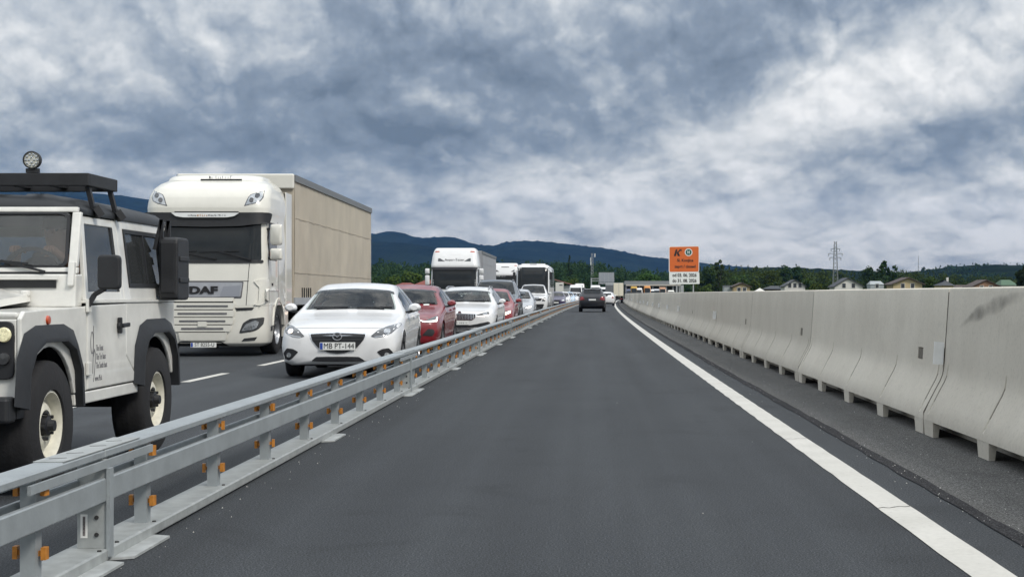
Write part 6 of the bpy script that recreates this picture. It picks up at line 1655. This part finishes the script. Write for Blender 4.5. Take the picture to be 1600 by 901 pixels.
for row, (D0, dk) in enumerate(((900, 0), (790, 6), (690, 12), (610, 20), (560, 28))):
    px = 1085.0
    while px < 1680:
        D = D0 + rw.uniform(-40, 40); top = interp(TOPR, px) + dk + rw.uniform(-3, 5)
        h = max(4.0, hz(top, D)); kd = 'conifer' if rw.random() < .3 else 'round'
        sp_.append(((px - XV) * D / F, D, -.06, h, (h * .55 if kd == 'conifer' else min(h, 14) * rw.uniform(.7, 1.0)), kd)); px += rw.uniform(9, 17) * (.8 + row * .1)
wood('forest', 'green wood behind the village right of the orange sign', sp_, 12, M_leaf, n=560, leaf=.55)

# ------------------------------------------------------------------ hills (real terrain, kilometres away)
def hill(name, prof, D, depth, m, seed, rough=6.0, base_y=459.0):
    nx, ny = 640, 26
    x0, x1 = prof[0][0], prof[-1][0]; vs = []; fs = []
    rg = np.random.default_rng(seed); ph = rg.uniform(0, 6.28, 40)
    for j in range(ny + 1):
        t = j / ny; y = D - depth + 1.9 * depth * t
        prof_t = sin(min(1.0, t / .53) * pi / 2) ** 1.3 if t < .53 else cos((t - .53) / .47 * pi / 2)
        for i in range(nx + 1):
            px = x0 + (x1 - x0) * i / nx
            H = (459 - interp(prof, px)) * D / F
            n_ = sum(sin(px * (.03 + .021 * k) + ph[k]) * sin(t * (5 + 3.1 * k) + ph[k + 12]) / (1 + k * .6) for k in range(6))
            vs.append(((px - XV) * D / F, y, -3 + H * max(prof_t, 0) * (1 + .05 * n_ * (1 - prof_t)) + rough * rg.normal() * .25 * prof_t))
    for j in range(ny):
        for i in range(nx):
            a = j * (nx + 1) + i; fs.append((a, a + 1, a + nx + 2, a + nx + 1))
    o = MB().add(vs, fs).build(name, m, smooth=80); tag(o, kind='structure'); return o
M_hill = mat('forested_hill', (0.011, 0.017, 0.011), 1.0, spec=0.0, var=0.65, vscale=0.006, bump=1.0, bscale=0.05)
M_hill2 = mat('near_forested_hill', (0.014, 0.022, 0.012), 1.0, spec=0.0, var=0.6, vscale=0.02, bump=1.0, bscale=0.1)
RIDGE = [(-700, 330), (-300, 300), (-60, 288), (40, 291), (120, 299), (200, 306), (300, 320), (420, 345), (520, 358), (577, 363), (592, 366), (604, 367.5), (609, 363.5), (618, 361.8), (630, 362.2), (637, 366), (645, 369.5), (652, 368), (662, 372.5), (680, 371),
         (700, 369.2), (714, 371), (728, 375), (745, 381), (765, 384), (779, 383.5), (792, 379), (808, 376), (830, 376), (855, 377), (880, 380), (905, 383), (935, 386), (960, 390), (1000, 399), (1045, 404), (1100, 411), (1200, 421), (1400, 440), (1700, 452)]
hill('hills', RIDGE, 7000, 2200, M_hill, 3, 9)
FRONT_R = [(560, 430), (577, 374), (620, 371), (680, 378), (740, 386), (800, 395), (900, 404), (1000, 420), (1080, 440)]
hill('hills', [(200, 400), (430, 385), (577, 376), (640, 379), (700, 388), (740, 394), (800, 402), (900, 412), (1000, 425), (1100, 445)], 5200, 1400, M_hill, 5, 6)
RIDGE_R = [(1080, 436), (1150, 416), (1200, 414), (1260, 416), (1330, 420), (1400, 423), (1450, 419), (1480, 414.5), (1510, 411.5), (1545, 411), (1600, 412.5), (1700, 412), (1900, 425), (2100, 440)]
hill('hills', RIDGE_R, 2300, 700, M_hill2, 9, 3)
# ragged treetops along the near right ridge
sp_ = []; px = 1420.0
while px < 1660:
    for row in range(4):
        D = 2260 - row * 130 + rw.uniform(-40, 40); top = interp(RIDGE_R, px) + row * 6.5 + rw.uniform(-2.5, 2)
        zb = max(-.06, hz(top, D) - 15); sp_.append(((px - XV) * D / F, D, zb, 16, rw.uniform(7, 12), 'conifer' if rw.random() < .5 else 'round'))
    px += rw.uniform(4, 8)
wood('forest', 'dark wooded ridge on the right horizon', sp_, 13, M_leafd, n=90, leaf=1.4)

# ------------------------------------------------------------------ houses
M_roofg = mat('dark_grey_tiles', (0.055, 0.06, 0.068), 0.8, var=.3, vscale=2); M_roofb = mat('brown_tiles', (0.075, 0.055, 0.047), 0.8, var=.3, vscale=2)
M_roofr = mat('red_tiles', (0.20, 0.05, 0.035), 0.8, var=.35, vscale=2); M_roofgr = mat('green_sheet_roof', (0.06, 0.12, 0.065), 0.6, var=.2)
M_wallw = mat('white_render', (0.62, 0.61, 0.58), 0.9, var=.1); M_wally = mat('beige_render', (0.50, 0.40, 0.24), 0.9, var=.12); M_wallo = mat('ochre_render', (0.38, 0.29, 0.17), 0.9, var=.15)
M_wood = mat('dark_wood', (0.05, 0.035, 0.025), 0.8, var=.3); M_pane = mat('dark_pane', (0.03, 0.035, 0.04), 0.1, coat=.6)
def house(label, px0, px1, D, y_eave, y_ridge, wall, roof, depth=9.0, gable=True, wins=2, name='house', over=.5, win_y=None, balcony=False, chimney=False, hip=0.0, off=0.5, group='village houses beyond the concrete barrier'):
    mpp = D / F; w = (px1 - px0) * mpp; cx = ((px0 + px1) / 2 - XV) * mpp
    ze, zr = HC + (YH - y_eave) * mpp, HC + (YH - y_ridge) * mpp
    r = empty(name, (cx, D, -.06)); tag(r, label, 'house', group); h = w / 2
    rx = (off - .5) * w
    if gable: MB().prism([(-h, 0), (h, 0), (h, ze), (rx, zr - .15), (-h, ze)], 'y', 0, depth).build('wall', wall, r)
    else: MB().box(-h, h, 0, depth, 0, ze).build('wall', wall, r)
    rf = None
    if gable:
        for s in (-1, 1):
            sl = (zr - ze) / (h - s * rx); xo = h + over; zo = ze - over * sl
            o = MB().hexa([(rx, -over, zr), (s * xo, -over, zo), (s * xo, depth + over, zo), (rx, depth + over, zr)], [(rx, -over + hip, zr + .22), (s * xo, -over, zo + .22), (s * xo, depth + over, zo + .22), (rx, depth + over, zr + .22)]).build('roof', roof, r)
            rf = rf or o
    else:
        hp = hip if hip else 0
        rf = MB().add([(-h - over, -over, ze), (h + over, -over, ze), (h + over, depth + over, ze), (-h - over, depth + over, ze), (-h + hp, depth * .45, zr), (h - hp, depth * .45, zr), (h - hp, depth * .55, zr), (-h + hp, depth * .55, zr)],
                      [(0, 1, 5, 4), (1, 2, 6, 5), (2, 3, 7, 6), (3, 0, 4, 7), (4, 5, 6, 7), (0, 3, 2, 1)]).build('roof', roof, r)
    if chimney: MB().box(rx + .8, rx + 1.4, depth * .5, depth * .5 + .6, zr - 1.2, zr + .9).build('chimney', M_wallw, rf)
    zw = HC + (YH - (win_y if win_y else (y_eave + 2))) * mpp
    for i in range(wins):
        x = -h + w * (i + 1) / (wins + 1)
        f = MB().box(x - .62, x + .62, -.06, .02, zw - .8, zw + .7).build('window', M_wallw, r); MB().box(x - .48, x + .48, -.09, -.061, zw - .66, zw + .58).build('pane', M_pane, f)
    if balcony:
        MB().box(-h * .9, h * .9, -1.2, 0, zw - 1.9, zw - 1.75).build('balcony', M_wood, r)
        for i in range(12): MB().box(-h * .9 + i * h * 1.8 / 11 - .05, -h * .9 + i * h * 1.8 / 11 + .05, -1.2, -1.12, zw - 1.74, zw - .95).build('baluster', M_wallw, r)
    return r
house('ochre house with brown gable roof left of the small tent', 1146, 1172, 440, 447.5, 442, M_wallo, M_roofb, wins=2, win_y=452)
house('low grey shed beside the ochre house', 1131.5, 1144.5, 445, 446.5, 445.5, M_greyhouse, M_roofg, gable=False, wins=0, name='shed', depth=5, over=.2)
house('white villa with hipped dark roof and a balcony', 1226, 1258, 450, 446.5, 437.5, M_wallw, M_roofg, wins=3, win_y=445.2, balcony=True)
house('long dark barn roof leaning against the white villa', 1196, 1228, 470, 451, 446, M_wood, M_roofg, gable=False, wins=0, name='barn', hip=2.0, depth=7)
house('white house with a wide dark grey gable roof below the pylon', 1304, 1348, 430, 447, 434.5, M_wallw, M_roofg, wins=2, win_y=445.5, off=.47)
house('pale grey flat-roofed shed under the ragged tree', 1360, 1381, 470, 444, 438.5, M_greyhouse, M_greyhouse, gable=False, wins=1, name='shed', hip=.5, depth=6, over=.2)
house('beige gabled house with two square windows', 1395.5, 1441, 420, 443, 433.8, M_wally, M_roofb, wins=2, win_y=445.8, off=.52, over=.8)
house('cream house with a steep black roof', 1471, 1490, 450, 445.5, 437.5, M_wally, M_roofg, gable=False, wins=0, hip=2.2, chimney=True)
house('brown roofed house with an orange wall', 1520, 1562, 440, 447, 437.5, mat('orange_render', (.28, .16, .10), .9, var=.15), M_roofb, wins=2, win_y=449, depth=10)
house('low house with a green sheet roof', 1566, 1588, 460, 445, 436.5, M_wallw, M_roofgr, gable=False, wins=0, hip=.8)
house('long brown roofed house between the black roof and the orange wall', 1494, 1524, 480, 449, 444.5, M_wallw, M_roofb, gable=False, wins=0, hip=1.0)
house('low red-roofed house beside the beige trailer', 617, 646, 330, 446.5, 441, M_wallw, M_roofr, gable=False, wins=0, hip=1.2, group='houses left of the road')
house('larger red-roofed house half hidden by the second lorry', 648, 690, 340, 445, 436.5, M_wallw, M_roofr, gable=False, wins=0, hip=2.0, chimney=True, group='houses left of the road')
# hall with a red roof, long side running away to the right
hl = empty('hall', PX(868, YH, 470) * Vector((1, 1, 0)) + Vector((0, 0, -.06))); tag(hl, 'white gabled hall with a long reddish roof beyond the coach', 'house')
m_ = 470 / F
MB().box(0, 12.5 * m_, 0, 8, 0, hz(441, 470)).build('wall', M_wallw, hl); MB().box(12.5 * m_, 27 * m_, 2, 8, 0, hz(446, 470)).build('side_wall', M_greyhouse, hl)
MB().hexa([(-.3, -.4, hz(437.5, 470)), (29 * m_, 1.6, hz(446, 470)), (29 * m_, 8.5, hz(446, 470)), (-.3, 8.5, hz(437.5, 470))], [(-.3, -.4, hz(435.8, 470)), (29 * m_, 1.6, hz(444.6, 470)), (29 * m_, 8.5, hz(444.6, 470)), (-.3, 8.5, hz(435.8, 470))]).build('roof', mat('faded_red_roof', (.22, .11, .10), .8, var=.2), hl)
MB().box(1.2, 2.2, -.05, 0, hz(446, 470), hz(444.5, 470)).build('window', M_pane, hl)
# white and blue party tent
tn = empty('tent', PX(1188, YH, 420) * Vector((1, 1, 0)) + Vector((0, 0, -.06))); tag(tn, 'small white and blue pavilion tent between the ochre house and the barn', 'tent')
w_ = 1.6; zt_, zp_ = hz(455.3, 420), hz(450.2, 420)
MB().add([(-w_, 0, zt_), (w_, 0, zt_), (w_, 3, zt_), (-w_, 3, zt_), (0, 1.5, zp_ + .1)], [(0, 1, 4), (1, 2, 4), (2, 3, 4), (3, 0, 4), (0, 3, 2, 1)]).build('canopy', M_wallw, tn)
MB().box(-w_, w_, -.03, 0, zt_ - .3, zt_).build('valance', mat('blue_canvas', (.03, .07, .35), .8), tn)
for s in (-1, 1):
    for y in (0.05, 2.95): MB().box(s * w_ - .03, s * w_ + .03, y - .03, y + .03, 0, zt_).build('pole', M_post, tn)
# low roof over a parking area at the bend
D = 350; m_ = D / F
cp = empty('shelter', PX(976, YH, D) * Vector((1, 1, 0)) + Vector((0, 0, -.06))); tag(cp, 'long flat grey roof on posts beyond the end of the concrete barrier', 'shelter')
X_ = lambda px: (px - 976) * m_
MB().box(0, X_(1064), 0, 7, hz(444.6, D), hz(438.8, D)).build('roof', mat('grey_fascia', (.22, .24, .25), .7, var=.15), cp)
MB().box(.3, X_(1064), -.06, 0, hz(446.4, D), hz(444.2, D)).build('gutter_board', mat('pale_board', (.44, .42, .38), .7, var=.15), cp)
for k in range(9): MB().box(X_(977.5 + 10.5 * k), X_(977.5 + 10.5 * k) + .22, .3, .5, 0, hz(446, D)).build('post', M_grout, cp)
MB().box(0, X_(1064), 6.8, 7, 0, hz(446, D)).build('back_wall', mat('dark_back_wall', (.10, .11, .12), .8, var=.3), cp)
VC = [(984, M_navy, 'dark blue van under the long grey roof, nearest its end', 2.35), (991, mat('ochre_paint', (.42, .25, .03), .5), 'ochre van under the long grey roof', 3.0), (999, M_white, 'white van parked beside the ochre van', 2.6), (1012, mat('orange_paint', (.52, .22, .05), .5), 'orange van under the middle of the long grey roof', 3.1),
      (1021, M_white, 'white van just right of the orange van', 2.3), (1027, M_silver, 'silver van under the long grey roof', 2.4), (1036, mat('tan_paint', (.40, .22, .13), .5), 'tan van under the long grey roof', 2.8), (1049, M_cream, 'cream van left of the orange sign posts', 2.1)]
for px, pm, lab, H_ in VC: boxvan('parked_van', lab, 'van', 343, px, 1.55, H_, pm, L=4.6, group='vans parked under the long grey roof')
# ------------------------------------------------------------------ haze: even, pale air round everything
hb = MB().box(-13000, 13000, -60, 10500, -8, 620)
hm = bpy.data.materials.new('air'); hm.use_nodes = True; nt = hm.node_tree; nt.nodes.clear()
pv_ = nd(nt, 'ShaderNodeVolumePrincipled'); pv_.inputs['Color'].default_value = (0.18, 0.44, 1.0, 1); pv_.inputs['Density'].default_value = 3.1e-5; pv_.inputs['Anisotropy'].default_value = 0.1
o_ = nd(nt, 'ShaderNodeOutputMaterial'); nt.links.new(pv_.outputs[0], o_.inputs['Volume'])
tag(hb.build('haze', hm), 'pale blue haze in the distance', 'haze', kind='stuff')
